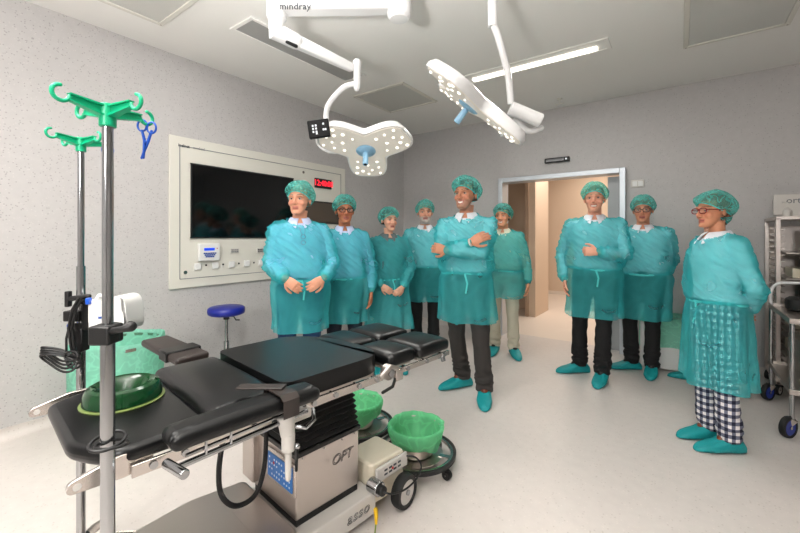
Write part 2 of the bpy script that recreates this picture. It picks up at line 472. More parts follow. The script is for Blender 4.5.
def vent(cx, cy, sx, sy, label, mesh='vent_mesh', mm=None):
    t = empty('ceiling_vent', (cx, cy, HZ - .0005))
    f = MB(); bw = .035
    f.box((0, sy / 2 - bw / 2, -.008), (sx, bw, .016)); f.box((0, -sy / 2 + bw / 2, -.008), (sx, bw, .016))
    f.box((sx / 2 - bw / 2, 0, -.008), (bw, sy - 2 * bw, .016)); f.box((-sx / 2 + bw / 2, 0, -.008), (bw, sy - 2 * bw, .016))
    f.build('frame', M['vent_metal'], t, bevel=.003)
    g = MB(); g.box((0, 0, -.004), (sx - 2 * bw, sy - 2 * bw, .008)); g.build('grille', mm or M[mesh], t)
    for ax in (-1, 1):
        for ay in (-1, 1): MB().cyl((ax * (sx / 2 - .018), ay * (sy / 2 - .018), -.016), (ax * (sx / 2 - .018), ay * (sy / 2 - .018), -.019), .006, seg=10).build('screw', M['steel'], t)
    tag(t, label, 'vent', 'ceiling vents')
vent(.95, -1.50, .72, .72, 'square ceiling vent behind the two surgical lamps, nearest the room corner', mm=mat('pale_grille', (196, 195, 190), .7, 0, (220, .4, .002)))
vent(4.03, -1.65, .66, 1.25, 'large ceiling vent with pale frame at the top right of the photo')
vent(.80, -4.2, .72, .72, 'ceiling vent at the top left edge of the photo, above the green hooks', mm=mat('pale_grille', (196, 195, 190), .7, 0, (220, .4, .002)))
# small ceiling hook over the door
t = MB(); t.lathe([(.001, 0), (.03, 0), (.03, -.012), (.01, -.02), (.001, -.02)], (2.52, -.35, HZ - .0005)); t.cyl((2.52, -.35, 2.98), (2.52, -.35, 2.94), .008); t.tube([(2.47, -.35, 2.935), (2.57, -.35, 2.935)], .006)
tag(t.build('sprinkler_head', M['vent_metal']), 'tiny white fitting sticking down from the ceiling above the doorway', 'sprinkler')

# ---------------------------------------------------------------- things on the back wall
t = empty('door_sensor', (2.41, 0, 2.335))
B((0, -.025, 0), (.30, .05, .06)).build('housing', M['black'], t, bevel=.008)
B((-.02, -.052, 0), (.22, .004, .034)).build('lens', M['screen'], t)
B((.115, -.052, 0), (.02, .004, .02)).build('indicator', M['print_light'], t)
tag(t, 'black horizontal sensor bar on the wall above the doorway', 'sensor')
t = empty('wall_switch', (3.285, 0, 1.965))
B((0, -.006, 0), (.13, .012, .085)).build('plate', M['grey_plastic'], t, bevel=.004)
B((-.028, -.014, 0), (.045, .008, .055)).build('rocker', M['white_plastic'], t, bevel=.002)
B((.028, -.014, 0), (.045, .008, .055)).build('rocker', M['white_plastic'], t, bevel=.002)
tag(t, 'small pale switch plate on the wall right of the door frame', 'switch')

# ---------------------------------------------------------------- big cream panel on the left wall
PB0, PB1, PZ0, PZ1 = -3.61, -1.40, .892, 2.268
t = empty('wall_panel', (0, (PB0 + PB1) / 2, PZ0))
pw, ph = PB1 - PB0, PZ1 - PZ0
B((.012, 0, ph / 2), (.024, pw, ph)).build('frame', M['frame_cream'], t, bevel=.004)
def line(p, y0, y1, z0, z1): p.box((.0255, (y0 + y1) / 2, (z0 + z1) / 2), (.003, max(abs(y1 - y0), .006), max(abs(z1 - z0), .006)))
g = MB(); e = .085
line(g, -pw / 2 + e, pw / 2 - e, e, e); line(g, -pw / 2 + e, pw / 2 - e, ph - e, ph - e)
line(g, -pw / 2 + e, -pw / 2 + e, e, ph - e); line(g, pw / 2 - e, pw / 2 - e, e, ph - e)
g.build('joint_line', M['print_grey'], t, smooth=False)
def lw(px, py):
    """pixel on the left wall -> (y, z) local to the panel"""
    q = (px - 400) / 385.
    Bd = (2.973 + q * 2.161) / (.58779 - q * .80902); Y = 2.161 + .80902 * Bd
    return (CAM.y + Bd - (PB0 + PB1) / 2, 1.367 + (236 - py) / 385. * Y - PZ0)
ya, zt = lw(189.5, 164); _, zb = lw(189.5, 237.6); yb, _ = lw(291, 180)
s = B((.03, (ya + yb) / 2, (zt + zb) / 2), (.012, yb - ya, zt - zb)).build('monitor_screen', M['screen'], t, bevel=.002)
b = MB()
for (c, d) in (((.036, (ya + yb) / 2, zt), (.006, yb - ya + .02, .012)), ((.036, (ya + yb) / 2, zb), (.006, yb - ya + .02, .012)),
               ((.036, ya, (zt + zb) / 2), (.006, .012, zt - zb)), ((.036, yb, (zt + zb) / 2), (.006, .012, zt - zb))): b.box(c, d)
b.build('bezel', M['black'], s)
yb2, zt2 = lw(336.5, 204); _, zb2 = lw(336.5, 223.5); ya2, _ = lw(303, 200)
s = B((.03, (ya2 + yb2) / 2, (zt2 + zb2) / 2), (.012, yb2 - ya2, zt2 - zb2)).build('monitor_screen', mat('grey_brown_screen', (74, 68, 62), .2), t, bevel=.002)
b = MB()
for (c, d) in (((.036, (ya2 + yb2) / 2, zt2), (.006, yb2 - ya2 + .03, .018)), ((.036, (ya2 + yb2) / 2, zb2), (.006, yb2 - ya2 + .03, .018)),
               ((.036, ya2, (zt2 + zb2) / 2), (.006, .02, zt2 - zb2)), ((.036, yb2, (zt2 + zb2) / 2), (.006, .02, zt2 - zb2))): b.box(c, d)
b.build('bezel', M['black'], s)
yc, zc = lw(321.5, 184); y0, _ = lw(313, 183); y1, _ = lw(329.5, 183)
s = B((.032, yc, zc), (.018, y1 - y0, .118)).build('digital_clock', M['black'], t, bevel=.003)
text('digits', '12:40:08', .098, frame((.0425, yc, zc), (0, 1, 0), (0, 0, 1)), M['led_red'], s, bold=.001, spacing=.95)
yk, zk = lw(206.5, 252)
s = B((.045, yk, zk), (.042, .20, .165)).build('control_unit', M['white_plastic'], t, bevel=.008)
B((.0675, yk - .005, zk + .028), (.003, .1, .024)).build('display', M['display_blue'], s)
kb = MB()
for r_, (n, zz) in enumerate(((6, zk - .010), (5, zk - .026), (4, zk - .042))):
    for i in range(n): kb.box((.0675, yk + (i - (n - 1) / 2) * .021, zz), (.003, .017, .012))
kb.build('keypad', M['blue_key'], s)
B((.0675, yk + .07, zk + .035), (.003, .012, .006)).build('indicator', M['red'], s)
for px, py in ((196, 266.5), (213.5, 265.5), (230, 264.3), (245, 263.2), (259.5, 262.5)):
    y_, z_ = lw(px, py)
    s = B((.033, y_, z_), (.02, .062, .062)).build('socket', M['white_plastic'], t, bevel=.006)
for px, py in ((204.8, 265), (221.8, 264.3), (237.5, 263.3), (252.5, 262.6)):
    y_, z_ = lw(px, py); MB().cyl((.02, y_, z_), (.028, y_, z_), .009, seg=14).build('bolt', M['black'], t)
for px, py in ((184, 272.2), (302, 172.5)):
    y_, z_ = lw(px, py); MB().cyl((.02, y_, z_), (.03, y_, z_), .016, seg=16).build('lock', M['steel'], t)
for (px, py, m2) in ((233, 250.7, M['print_grey']), (259, 250.2, M['print_dark'])):
    y_, z_ = lw(px, py)
    s = B((.029, y_, z_), (.01, .09, .045)).build('connector_plate', M['grey_plastic'], t, bevel=.002)
    q = MB()
    for i in range(4):
        for j in range(2): q.box((.036, y_ + (i - 1.5) * .02, z_ + (j - .5) * .018), (.004, .013, .011))
    q.build('port', m2, s)
y_, z_ = lw(181.5, 146.6)
text('lettering', 'inelnet', .036, frame((.0265, y_ + .01, z_ + .004), (0, 1, 0), (0, 0, 1)), M['print_dark'], t, bold=.0012)
text('lettering', 'medical', .036, frame((.0265, y_ + .145, z_ + .004), (0, 1, 0), (0, 0, 1)), M['print_grey'], t)
tag(t, 'large cream wall panel with a black monitor, red clock and row of sockets', 'wall panel')
def smooth_path(P, n=6):
    P = [Vector(p) for p in P]; out = []
    for i in range(len(P) - 1):
        p0 = P[max(i - 1, 0)]; p1 = P[i]; p2 = P[i + 1]; p3 = P[min(i + 2, len(P) - 1)]
        for k in range(n):
            t = k / n
            out.append(.5 * ((2 * p1) + (-p0 + p2) * t + (2 * p0 - 5 * p1 + 4 * p2 - p3) * t * t + (-p0 + 3 * p1 - 3 * p2 + p3) * t ** 3))
    out.append(P[-1]); return out
# ================================================================ operating table
# local frame: x from head to foot, y from the near side to the far side
TX, TY = room(-.744, .995)
T = empty('operating_table', (TX, TY, 0), R(83))
tag(T, 'black padded operating table on a stainless steel column in the foreground', 'operating table')
PZ = .80
def pad(name, x0, x1, y0, y1, z0, z1, bev=.022, m='black_pad', parent=T, crown=.008, tl=0., nx=10, ny=8):
    """cushion with crowned top: closed grid slab"""
    mb = MB(); vs = []; fs = []
    W_ = (nx + 1) * (ny + 1)
    for s_ in (0, 1):
        for i in range(nx + 1):
            for j in range(ny + 1):
                u, v = i / nx, j / ny
                x = x0 + (x1 - x0) * u; y = y0 + (y1 - y0) * v
                z = z0 if s_ == 0 else z1 + crown * (1 - (2 * u - 1) ** 4) * (1 - (2 * v - 1) ** 4)
                vs.append((x, y, z))
    ix = lambda s_, i, j: s_ * W_ + i * (ny + 1) + j
    for i in range(nx):
        for j in range(ny):
            fs.append((ix(0, i, j), ix(0, i, j + 1), ix(0, i + 1, j + 1), ix(0, i + 1, j)))
            fs.append((ix(1, i, j), ix(1, i + 1, j), ix(1, i + 1, j + 1), ix(1, i, j + 1)))
    for i in range(nx):
        fs.append((ix(0, i, 0), ix(0, i + 1, 0), ix(1, i + 1, 0), ix(1, i, 0)))
        fs.append((ix(0, i, ny), ix(1, i, ny), ix(1, i + 1, ny), ix(0, i + 1, ny)))
    for j in range(ny):
        fs.append((ix(0, 0, j), ix(1, 0, j), ix(1, 0, j + 1), ix(0, 0, j + 1)))
        fs.append((ix(0, nx, j), ix(0, nx, j + 1), ix(1, nx, j + 1), ix(1, nx, j)))
    mb.add(vs, fs)
    o = mb.build(name, M[m], parent)
    b = o.modifiers.new('bevel', 'BEVEL'); b.width = bev; b.segments = 4; b.limit_method = 'ANGLE'; b.angle_limit = R(50)
    return o
def rpoly_pad(name, pts, z0, z1, bev=.02, m='black_pad', parent=T):
    mb = MB(); mb.prism(pts, z0, z1)
    return mb.build(name, M[m], parent, bevel=bev, seg=4)
def round_poly(pts, r, n=5):
    out = []
    k = len(pts)
    for i in range(k):
        p = Vector(pts[i]); a = (Vector(pts[i - 1]) - p).normalized(); b = (Vector(pts[(i + 1) % k]) - p).normalized()
        s_ = p + a * r; e_ = p + b * r
        for q in range(n + 1):
            t_ = q / n
            out.append(tuple(s_.lerp(p, t_).lerp(p.lerp(e_, t_), t_)))
    return out
# head section with cut corners
rpoly_pad('head_cushion', round_poly([(-.075, .14), (-.03, .05), (.03, .0), (.25, .0), (.25, .575), (.02, .575), (-.085, .52)], .03), .757, .805)
pad('back_cushion', .24, .488, .0, .578, .765, .828, .026, crown=.012)
rpoly_pad('seat_cushion', round_poly([(.492, .0), (.92, .0), (.985, .05), (1.0, .18), (.985, .36), (.92, .50), (.83, .58), (.492, .58)], .05), .77, .845, .024)
for (x0, x1, y0, y1, zt) in ((1.02, 1.205, -.005, .235, .822), (1.01, 1.20, .265, .545, .822), (1.215, 1.46, -.02, .235, .822), (1.21, 1.45, .265, .53, .826)):
    pad('leg_cushion', x0, x1, y0, y1, .765, zt, .02, crown=.012)
# frame plates under the cushions
fb = MB()
fb.box((.11, .29, .749), (.24, .48, .016)); fb.box((.36, .29, .752), (.22, .52, .02)); fb.box((.73, .29, .756), (.44, .52, .024))
fb.box((1.11, .12, .757), (.16, .20, .014)); fb.box((1.11, .40, .757), (.16, .22, .014)); fb.box((1.33, .11, .757), (.2, .20, .014)); fb.box((1.33, .40, .757), (.2, .22, .014))
fb.box((.70, .35, .715), (.5, .34, .06))
fb.build('table_frame', M['brushed'], T, bevel=.004)
def rail(x0, x1, y, z, h=.03, bolts=()):
    o = B(((x0 + x1) / 2, y, z), (x1 - x0, .012, h)).build('side_rail', M['steel'], T, bevel=.002)
    s_ = -1 if y < .3 else 1
    for x in bolts:
        bb = MB(); bb.cyl((x, y + s_ * .012, z), (x, y, z), .0105, seg=16); bb.cyl((x, y + s_ * .002, z), (x, y - s_ * .03, z), .008, seg=10)
        bb.build('rail_bolt', M['chrome'], o)
    return o
rail(.04, .44, -.006, .742, .034, (.09, .17, .38))
rail(.50, .955, -.020, .752, .030, (.60, .70, .82, .92))
rail(1.07, 1.45, -.018, .750, .024, (1.12, 1.26, 1.40))
rail(.04, .44, .585, .742, .034, (.12, .3)); rail(.50, .90, .596, .752, .030, (.6, .85)); rail(1.07, 1.42, .552, .750, .024, (1.12, 1.38))
# head-end lugs
for y, dz_, dx_ in ((.012, .012, .035), (.592, .028, .0)):
    lug = MB()
    pts = round_poly([(-.125, .066), (-.125, .094), (-.02, .122), (.06, .122), (.06, .078), (.0, .060)], .014, 4)
    th = .007
    n = len(pts)
    lug.add([(x + dx_, y - th, .655 + z + dz_) for x, z in pts] + [(x + dx_, y + th, .655 + z + dz_) for x, z in pts],
            [tuple(range(n - 1, -1, -1)), tuple(range(n, 2 * n))] + [(i, (i + 1) % n, (i + 1) % n + n, i + n) for i in range(n)])
    lg = lug.build('end_lug', M['steel'], T, bevel=.002)
    MB().cyl((-.104 + dx_, y - .0078, .736 + dz_), (-.104 + dx_, y + .0078, .736 + dz_), .009, seg=16).build('lug_hole', M['grey_plastic'], lg)
# hinge gear between seat and leg plates
for y, s_ in ((-.024, -1), (.596, 1)):
    hg = MB()
    hg.cyl((1.0, y, .760), (1.0, y + .03 * -s_, .760), .034, seg=26)
    hg.tube([(.94, y, .752), (1.0, y, .785), (1.075, y, .752)], .013, 10)
    h_ = hg.build('hinge_joint', M['brushed'], T, bevel=.002)
    MB().cyl((1.0, y + s_ * .004, .760), (1.0, y + s_ * .014, .760), .017, seg=18).build('hinge_cap', M['chrome'], h_)
    MB().box((1.045, y + s_ * .008, .742), (.045, .02, .05)).build('hinge_bracket', M['steel'], T, bevel=.003)
MB().tube([(1.02, -.035, .725), (.99, -.05, .708), (.93, -.05, .70)], .007, 10, True).build('release_lever', M['black'], T)
kn = MB(); kn.cyl((1.39, -.02, .745), (1.39, -.03, .718), .012); kn.build('release_knob', M['chrome'], T, bevel=.003)

# ---- near arm board folded along the table, with its rod, clamp and strap
ab = pad('arm_board_cushion', .10, .56, -.132, -.030, .805, .852, .022, crown=.005, nx=14, ny=5)
st = MB()
for k in range(1):
    loop = []
    for (y, z) in ((-.147, .80), (-.147, .852), (-.128, .866), (-.045, .866), (-.022, .857), (-.022, .80)):
        loop.append((y, z))
    a = [[(x, y, z) for (y, z) in loop] + [(x, y * .995 - .0, z - .004) for (y, z) in reversed(loop)] for x in (.405, .462)]
    st.rings([[Vector(p) for p in r] for r in a])
st.build('strap', M['strap'], ab, bevel=.002)
MB().box((.40, -.015, .867), (.16, .04, .006), Euler((0, R(2), R(128))).to_matrix()).build('strap_end', M['strap'], ab, bevel=.002)
rd = MB(); rd.tube([(.122, -.085, .748), (.30, -.08, .752), (.54, -.07, .758)], .0085, 14); rd.tube([(.15, -.075, .766), (.54, -.06, .774)], .005, 10)
rd.build('arm_board_rod', M['chrome'], T)
hd = MB(); hd.tube([(.112, -.040, .748), (.130, -.135, .748)], .013, 20); hd.build('rod_handle', M['chrome'], T, bevel=.003)
for x in (.20, .27): MB().tube([(x, -.085, .755), (x, -.085, .80)], .004, 8).build('cushion_post', M['chrome'], T)
cl = MB()
cl.tube([(.50, -.075, .775), (.505, -.08, .70)], [.030, .022], 14); cl.cyl((.505, -.082, .715), (.505, -.082, .655), .022, seg=20)
cl.tube([(.53, -.07, .765), (.565, -.06, .768), (.60, -.038, .756)], .011, 12)
cl.box((.575, -.038, .738), (.085, .026, .036))
c_ = cl.build('rail_clamp', M['grey_plastic'], T, bevel=.005); c_.location.x = -.045
MB().tube([(.525, -.10, .735), (.55, -.12, .728), (.585, -.115, .742), (.60, -.085, .762)], .007, 10, True).build('clamp_handle', M['chrome'], c_)
MB().tube([(.505, -.082, .66), (.505, -.082, .565)], [.012, .010], 16, True).build('clamp_post', M['grey_plastic'], c_)
MB().tube([(.525, -.10, .665), (.515, -.115, .60)], [.007, .005], 12, True).build('clamp_lever', M['black'], c_)
MB().ell((.526, -.102, .670), (.010, .010, .010)).build('clamp_ball', M['chrome'], c_)
# ---- far arm board swung out towards the wall
fa = MB()
A0 = Vector((.415, .64, .795)); A1 = Vector((.365, 1.04, .815))
dx = (A1 - A0).normalized(); nrm = Vector((-dx.y, dx.x, 0)).normalized()
def quadpad(a, b, hw0, hw1, th):
    vs = []
    for (p, hw) in ((a, hw0), (b, hw1)):
        for (s_, z) in ((-1, 0), (1, 0), (1, th), (-1, th)):
            vs.append(p + nrm * hw * s_ + Vector((0, 0, z)))
    return vs, [(3, 2, 1, 0), (4, 5, 6, 7), (0, 1, 5, 4), (1, 2, 6, 5), (2, 3, 7, 6), (3, 0, 4, 7)]
fa.add(*quadpad(A0, A1, .075, .065, .035))
fo = fa.build('arm_board_cushion', M['strap'], T, bevel=.014, seg=4)
sb = MB(); P_ = A0.lerp(A1, .22); Q_ = A0.lerp(A1, .42)
sb.add(*quadpad(P_ + Vector((0, 0, -.004)), Q_ + Vector((0, 0, -.004)), .080, .078, .046)); sb.build('strap', M['black_pad'], fo, bevel=.006)
MB().tube([A0 + Vector((-.0, .02, .0)), A0 + Vector((.0, -.06, -.04))], .012, 12, True).build('arm_board_hinge', M['steel'], T)

# ---- bellows, column, base
bl = []
N_ = 9
for i in range(N_ * 2 + 1):
    f_ = i / (N_ * 2)
    z = .455 + f_ * .235
    g_ = (.0 if i % 2 == 0 else .012) - f_ * .02
    x0, x1, y0, y1 = .665 - g_, 1.00 + g_, .195 - g_, .555 + g_
    bl.append([Vector((x, y, z)) for x, y in round_poly([(x0, y0), (x1, y0), (x1, y1), (x0, y1)], .03, 3)])
MB().rings(bl).build('bellows', M['bellows'], T, auto=60)
MB().box((.83, .375, .446), (.36, .385, .022)).build('bellows_collar', M['black'], T, bevel=.004)
co = B((.83, .375, .305), (.345, .37, .262)).build('column_cover', M['brushed'], T, bevel=.006)
B((.83, .375, .155), (.335, .36, .035)).build('column_foot', M['black'], T)
B((.655, .57, .325), (.05, .11, .24)).build('column_side_box', M['brushed'], T, bevel=.006)
text('lettering', 'OPT', .062, frame((.90, .1885, .345), (1, 0, 0), (0, 0, 1)), M['print_dark'], co, outline=.0011, shear=.25)
for x in (.69, .80, .90, .975): MB().cyl((x, .1905, .425), (x, .188, .425), .004, seg=8).build('rivet', M['chrome'], co)
# touch keypad on the head-end face (x = .6575)
kp = B((.653, .30, .345), (.012, .235, .14)).build('keypad_frame', M['steel'], T, bevel=.004)
B((.6455, .30, .345), (.003, .20, .105)).build('keypad', M['panel_blue'], kp)
ks = MB()
for i in range(9):
    for j in range(4):
        if (i * 3 + j) % 5 == 4: continue
        ks.box((.6435, .30 + (i - 4) * .0205, .345 + (j - 1.5) * .023), (.002, .007, .007))
ks.build('key', M['key_white'], kp); MB().box((.6432, .345, .365), (.0025, .01, .009)).build('key', M['red'], kp)
MB().box((1.0045, .25, .2), (.002, .02, .01)).build('type_plate', M['panel_blue'], T)
# base: long stainless plate with the raised skirt, cream housing at the foot end
bp = [(.14, .62), (.40, .66), (.64, .62), (.64, .14), (.56, .08), (.14, .08)]
MB().prism(round_poly(bp, .03), .035, .175).build('base_plate', M['brushed'], T, bevel=.012, seg=3)
MB().prism(round_poly([(.20, .18), (.50, .18), (.50, .50), (.20, .50)], .04), .176, .180).build('base_lid', M['brushed'], T, bevel=.002)
sk = MB(); sk.prism([(.50, .12), (1.05, .12), (1.05, .58), (.50, .58)], .04, .145)
s_ = sk.build('base_skirt', M['grey_plastic'], T, bevel=.006)
text('lettering', 'asso', .068, frame((.94, .1185, .095), (1, 0, 0), (0, 0, 1)), M['print_dark'], s_, outline=.0011, shear=.2, spacing=1.15)
MB().prism(round_poly([(1.06, .16), (1.28, .14), (1.28, .36), (1.06, .36)], .03), .05, .245).build('motor_housing', M['cream_box'], T, bevel=.012, seg=3)
sp = B((1.17, .130, .205), (.22, .016, .07)).build('switch_panel', M['grey_plastic'], T, bevel=.006)
kk = MB()
for i in range(4):
    for j in range(2): kk.box((1.12 + i * .032, .1215, .195 + j * .020), (.02, .003, .009))
kk.build('label_marks', M['print_dark'], sp); B((1.167, .1215, .205), (.01, .004, .01)).build('switch', M['red'], sp)
cn = MB(); cn.cyl((1.045, .15, .17), (1.045, .085, .17), .034, seg=28); cn.build('socket_collar', M['chrome'], T, bevel=.004)
cn = MB(); cn.cyl((1.045, .088, .17), (1.045, .060, .17), .023, seg=24); cn.build('cable_plug', M['black'], T, bevel=.004)
def caster(name, x, y, r, w_, parent, rim=None, tire=None, rz=0, z0=0.):
    mb = MB(); ca, sa = math.cos(rz), math.sin(rz)
    ax = Vector((-sa, ca, 0))
    c0 = Vector((x, y, z0 + r))
    mb2 = MB()
    # tyre: ring section swept about the axle
    pr = [(r * .72, -.5), (r * .95, -.5), (r, -.25), (r, .25), (r * .95, .5), (r * .72, .5)]
    rr = []
    for k in range(32):
        a = 2 * PI * k / 32
        rad = Vector((ca * math.cos(a), sa * math.cos(a), math.sin(a)))
        rr.append([c0 + rad * q + ax * (w_ * h) for q, h in pr])
    mb2.rings(rr, False, True)
    o = mb2.build(name, tire or M['rubber'], parent)
    mb3 = MB(); mb3.cyl(c0 - ax * w_ * .42, c0 + ax * w_ * .42, r * .73, seg=28); h = mb3.build('hub', rim or M['grey_plastic'], o, bevel=.003)
    MB().cyl(c0 - ax * w_ * .6, c0 + ax * w_ * .6, r * .16, seg=12).build('axle', M['chrome'], o)
    return o
wheel = caster('wheel', 1.215, .088, .082, .05, T, M['grey_plastic'], rz=R(6))
for (x, y) in ((.20, .56), (.24, .14), (.98, .50), (1.24, .44)): caster('wheel', x, y, .03, .024, T)
cb = MB(); cb.tube(smooth_path([(1.045, .062, .17), (1.07, .035, .16), (1.16, .03, .14), (1.26, .04, .145), (1.31, .055, .18), (1.30, .09, .215), (1.26, .14, .22)]), .0045, 10)
cb.build('plug_cable', M['black'], T)
yc_ = MB(); yc_.tube([(1.03, .10, .075), (1.005, .07, .068), (.985, .05, .060)], [.011, .009, .006], 12, True); yc_.build('ground_plug', M['yellow'], T)
yc_ = MB(); yc_.tube([(.99, .055, .062), (.93, .005, .03), (.84, -.05, .006), (.72, -.16, .005), (.6, -.3, .005)], .0035, 8); yc_.build('ground_cable', M['cable_green'], T)
# drooping black hand-control cable
hc = MB(); hc.tube(smooth_path([(.40, .27, .75), (.40, .28, .62), (.385, .29, .47), (.40, .30, .36), (.46, .31, .285), (.54, .31, .29), (.585, .32, .38), (.60, .33, .52), (.61, .34, .70)]), .010, 14)
hc.build('hose', M['rubber'], T)

# ---- gel head ring resting on the head cushion
gx, gy = .10, .30
gxr, gyr = (T.matrix_basis @ Vector((.10, .375, 0))).xy
G = empty('head_ring', (gxr, gyr, .8055), R(83))
pr = [(.052, .0), (.110, .0), (.118, .006), (.114, .034), (.106, .050), (.094, .056), (.084, .052), (.070, .036), (.058, .010)]
MB().lathe([(r * .97, z + .003) for r, z in pr], closed=True, seg=56).build('ring_body', M['gel'], G)
MB().lathe([(.112, .0005), (.121, .0005), (.122, .004), (.112, .006)], closed=True, seg=56).build('base_edge', M['gel_rim'], G)
MB().lathe([(.001, .001), (.07, .001), (.07, .014), (.001, .014)], closed=False, seg=40).build('ring_floor', M['gel'], G)
tag(G, 'dark green gel head ring lying on the head end of the black table', 'head ring')

# ================================================================ IV stands
def iv_stand(X, Y, ztop, label, zlow, r_lo, r_up, base_rot, casters=True):
    x, y = room(X, Y)
    t = empty('infusion_stand', (x, y, 0), R(36))
    MB().cyl((0, 0, .14), (0, 0, zlow), r_lo, seg=28).build('outer_pole', M['chrome'], t)
    MB().cyl((0, 0, zlow - .02), (0, 0, ztop), r_up, seg=24).build('inner_pole', M['chrome'], t)
    hb = MB(); hb.cyl((0, 0, ztop - .03), (0, 0, ztop + .025), r_up + .006, seg=20)
    h = hb.build('hook_head', M['green_plastic'], t, bevel=.002)
    for k in range(4):
        a = R(-20 + 90 * k); d = Vector((math.cos(a), math.sin(a), 0)); s_ = Vector((-d.y, d.x, 0))
        ar = MB()
        # tapering arm with top and bottom flanges
        for (z_, hh, wd) in ((0, 1, .0035), (1, .16, .011), (-1, .16, .011)):
            sec = []
            for q in range(5):
                f_ = q / 4; p = d * (.01 + .072 * f_); hgt = .026 - .010 * f_
                cz = ztop + .006 + .010 * f_ + (hgt / 2) * z_ * .9
                hz_ = hgt / 2 * (1 if z_ == 0 else .18)
                ww = wd * (1 - .35 * f_)
                sec.append([p + s_ * ww * sx + Vector((0, 0, cz + hz_ * sz)) for sx, sz in ((-1, -1), (1, -1), (1, 1), (-1, 1))])
            ar.rings(sec)
        c0 = d * .097 + Vector((0, 0, ztop + .020))
        hk = [c0 + d * (.017 * math.cos(b)) + Vector((0, 0, .017 * math.sin(b))) for b in [R(190 + 255 * q / 18) for q in range(19)]]
        ar.tube(hk, .0045, 10, True)
        ar.build('hook_arm', M['green_plastic'], t)
    # five-legged base
    for k in range(5):
        a = base_rot + 2 * PI * k / 5; d = Vector((math.cos(a), math.sin(a), 0))
        lg = MB(); lg.tube([d * .02 + Vector((0, 0, .17)), d * .12 + Vector((0, 0, .14)), d * .27 + Vector((0, 0, .075))], [.015, .013, .011], 12, flat=1.5)
        l_ = lg.build('base_leg', M['steel'], t)
        c_ = caster('caster', d.x * .27, d.y * .27, .028, .022, l_, rz=a + 1)
        MB().cyl((d.x * .27, d.y * .27, .045), (d.x * .27, d.y * .27, .085), .010).build('caster_stem', M['black'], l_)
    MB().cyl((0, 0, .13), (0, 0, .20), .028, seg=24).build('base_hub', M['black'], t, bevel=.004)
    tag(t, label, 'IV stand')
    return t
S1 = iv_stand(-.706, .93, 1.66, 'taller-looking steel IV stand with green hooks, nearest the camera', 1.145, .0152, .0118, R(128))
S2 = iv_stand(-1.243, 1.50, 1.725, 'steel IV stand with green hooks standing farther back behind the table', 1.25, .0150, .0110, R(38))
# collar clamp on the near stand
t = MB(); t.cyl((0, 0, 1.11), (0, 0, 1.155), .026, seg=24); t.box((.0, -.005, 1.132), (.05, .052, .045))
c_ = t.build('collar_clamp', M['black'], S1, bevel=.005)
MB().tube([(.02, -.02, 1.142), (.05, -.02, 1.147), (.066, -.015, 1.152)], [.008, .008, .013], 12, True).build('clamp_knob', M['black'], c_)
MB().tube([(.036 * math.cos(a), .036 * math.sin(a), .872 + .006 * math.sin(a)) for a in [2 * PI * k / 24 for k in range(24)]], .0042, 8, closed=True).build('cable_ring', M['black'], S1)
MB().tube([(.034 * math.cos(a) + .01, .03 * math.sin(a), .864 - .004 * math.sin(a)) for a in [2 * PI * k / 24 for k in range(24)]], .0036, 8, closed=True).build('cable_ring', M['black'], S1)
# clamps, bracket and cable on the far stand
t = MB(); t.cyl((0, 0, 1.04), (0, 0, 1.08), .027, seg=24); t.box((-.012, -.012, 1.06), (.06, .045, .04)); t.build('collar_clamp', M['black'], S2, bevel=.004)
t = MB(); t.tube([(-.03, -.02, 1.125), (.045, -.02, 1.135)], .010, 14, True); t.box((-.032, -.02, 1.125), (.016, .02, .06)); t.build('clamp_screw', M['black'], S2, bevel=.003)
t = MB(); t.box((.038, -.005, 1.06), (.035, .035, .11)); t.cyl((.0, 0, 1.00), (.0, 0, 1.03), .022); t.box((.0, .0, .965), (.04, .04, .09)); t.build('bracket', M['black'], S2, bevel=.004)
cbm = MB()
for (o, r_) in ((0, .0055), (.012, .005)):
    cbm.tube([(.03 + o, -.03, 1.11), (.028 + o, -.045, 1.13), (.01 + o, -.05, 1.09), (-.005 + o, -.05, 1.02), (.0 + o, -.045, .95), (.01 + o, -.04, .90)], r_, 10)
cbm.tube([(-.012, -.04, 1.02), (-.018, -.045, .98), (-.022, -.04, .91)], .004, 8)
cbm.build('cable', M['black'], S2)
t = MB()
for k in range(4):
    ph = k * .45; cx, cz = -.052 + .006 * k, .925 - .010 * k
    t.tube([(cx + (.052 + .004 * k) * math.cos(a) , -.05 - .004 * k + .01 * math.sin(2 * a), cz + (.018 + .003 * k) * math.sin(a) - .38 * (.05) * math.cos(a)) for a in [2 * PI * q / 28 + ph for q in range(28)]], .0042, 8, closed=True)
for k in range(3):
    t.tube([(.012 + .026 * math.cos(a), -.045 - .006 * k, .885 + .016 * k + .018 * math.sin(a)) for a in [2 * PI * q / 20 for q in range(20)]], .0042, 8, closed=True)
t.build('cable_coil', M['black'], S2)
MB().box((-.018, -.03, 1.025), (.014, .014, .012)).build('blue_clip', M['blue_plastic'], S2, bevel=.002)
